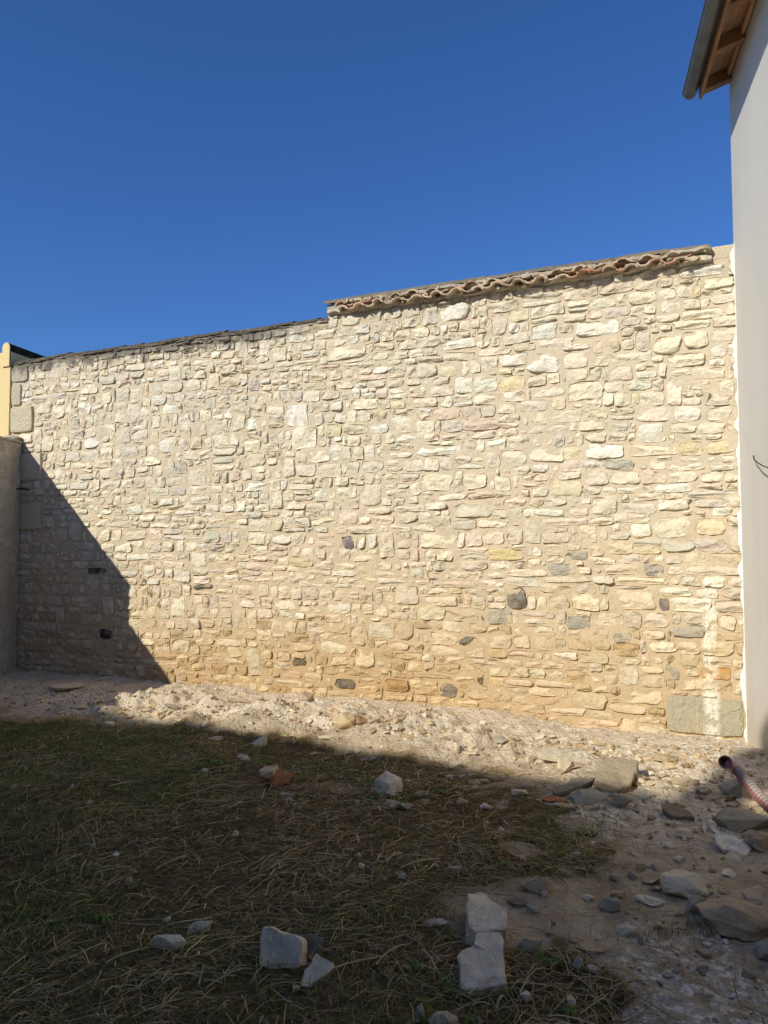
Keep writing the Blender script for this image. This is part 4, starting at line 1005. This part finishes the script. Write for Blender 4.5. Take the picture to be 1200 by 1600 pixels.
ribbons('straw_stalks', xs, ys, as_, .06 + .16 * rng.uniform(0, 1, n_) ** 1.5, .0028 + .0045 * rng.uniform(0, 1, n_) ** 2, rng.uniform(.01, .03, n_), rng.normal(0, .08, n_), rng.exponential(.012, n_), pal[rng.integers(0, 4, n_)] * rng.uniform(.7, 1.1, (n_, 1)), M['straw'], 'coarse pale stalks in loose heaps on top of the straw', 'straw', 4)

N_ = 1500
x = rng.uniform(-4.5, .8, N_); y = rng.uniform(2.1, 6.0, N_); g, s, l = zones(x, y); kp = (g > .6) & (rng.uniform(0, 1, N_) < sst(-.1, .7, fbm2(x, y, 1.5, 2, 120))); x, y = x[kp], y[kp]
x = np.repeat(x, 6); y = np.repeat(y, 6); n_ = len(x)
ribbons('broad_leaves', x, y, np.tile(np.arange(6) * 1.05, n_ // 6) + rng.normal(0, .3, n_), rng.uniform(.018, .042, n_), rng.uniform(.008, .015, n_), .012, rng.normal(0, .2, n_), rng.uniform(.004, .02, n_), np.array([(.15, .20, .04)]) * rng.uniform(.6, 1.3, (n_, 1)), M['grass'], 'small broad leaved weeds in the turf', 'weeds')
print('grass')
N_ = 260000
x = rng.uniform(-4.9, 1.9, N_); y = 2.0 + 5.4 * rng.uniform(0, 1, N_) ** 1.2; g, s, l = zones(x, y)
leftg = sst(-.5, -2.2, x + .25 * (y - 4)) ; cl = sst(.0, .7, fbm2(x, y, 2.0, 3, 90) + .35 * vn2(x, y, 9, 95))
low = np.exp(-((x + .45) / .5) ** 2 - ((y - 2.9) / .35) ** 2) + np.exp(-((x + .35) / .7) ** 2 - ((y - 2.35) / .22) ** 2) + np.exp(-((x - .15) / .3) ** 2 - ((y - 2.3) / .3) ** 2)
cover = g * np.clip(.07 + 1.2 * leftg + .30 * cl + .8 * low, 0, 1) * (.3 + .7 * cl)
tuft = np.exp(-(((x - .95) / .2) ** 2 + ((y - 3.85) / .35) ** 2)) + np.exp(-(((x - 1.2) / .25) ** 2 + ((y - 2.95) / .05) ** 2))
cover += tuft * .55
kp = rng.uniform(0, 1, N_) < cover; x, y = x[kp], y[kp]; n_ = len(x); print('blades', n_)
hgt = rng.uniform(.025, .075, n_); an = rng.uniform(0, 2 * np.pi, n_); lean = rng.uniform(.3, 1.3, n_) * hgt
wd = rng.uniform(.0018, .0036, n_); z0 = H(x, y) - .004
pts = []
for t in (0, .5, 1.0):
    cx_, cy_ = x + np.cos(an) * lean * t * t, y + np.sin(an) * lean * t * t; cz = z0 + hgt * (t - .25 * t * t) * 1.2
    w_ = wd * (1 - t * .95) / 2; pts += [np.stack([cx_ + np.sin(an) * w_, cy_ - np.cos(an) * w_, cz], 1), np.stack([cx_ - np.sin(an) * w_, cy_ + np.cos(an) * w_, cz], 1)]
V = np.stack(pts, 1).reshape(-1, 3)
F = (np.array([(0, 2, 3, 1), (2, 4, 5, 3)])[None] + (np.arange(n_) * 6)[:, None, None]).reshape(-1, 4)
pal = np.array([(.15, .24, .03), (.11, .185, .022), (.21, .28, .045), (.26, .25, .06)])
o = mesh_np('green_grass', V, F, M['grass'], np.repeat(pal[rng.integers(0, 4, n_)] * rng.uniform(.7, 1.15, (n_, 1)), 6, 0), False)
tag(o, 'short green grass growing through the dry straw', 'grass', kind='stuff')
print('tris', sum(len(o.data.loop_triangles) or sum(p.loop_total - 2 for p in o.data.polygons) for o in S.objects if o.type == 'MESH' and len(o.data.polygons) < 400) )
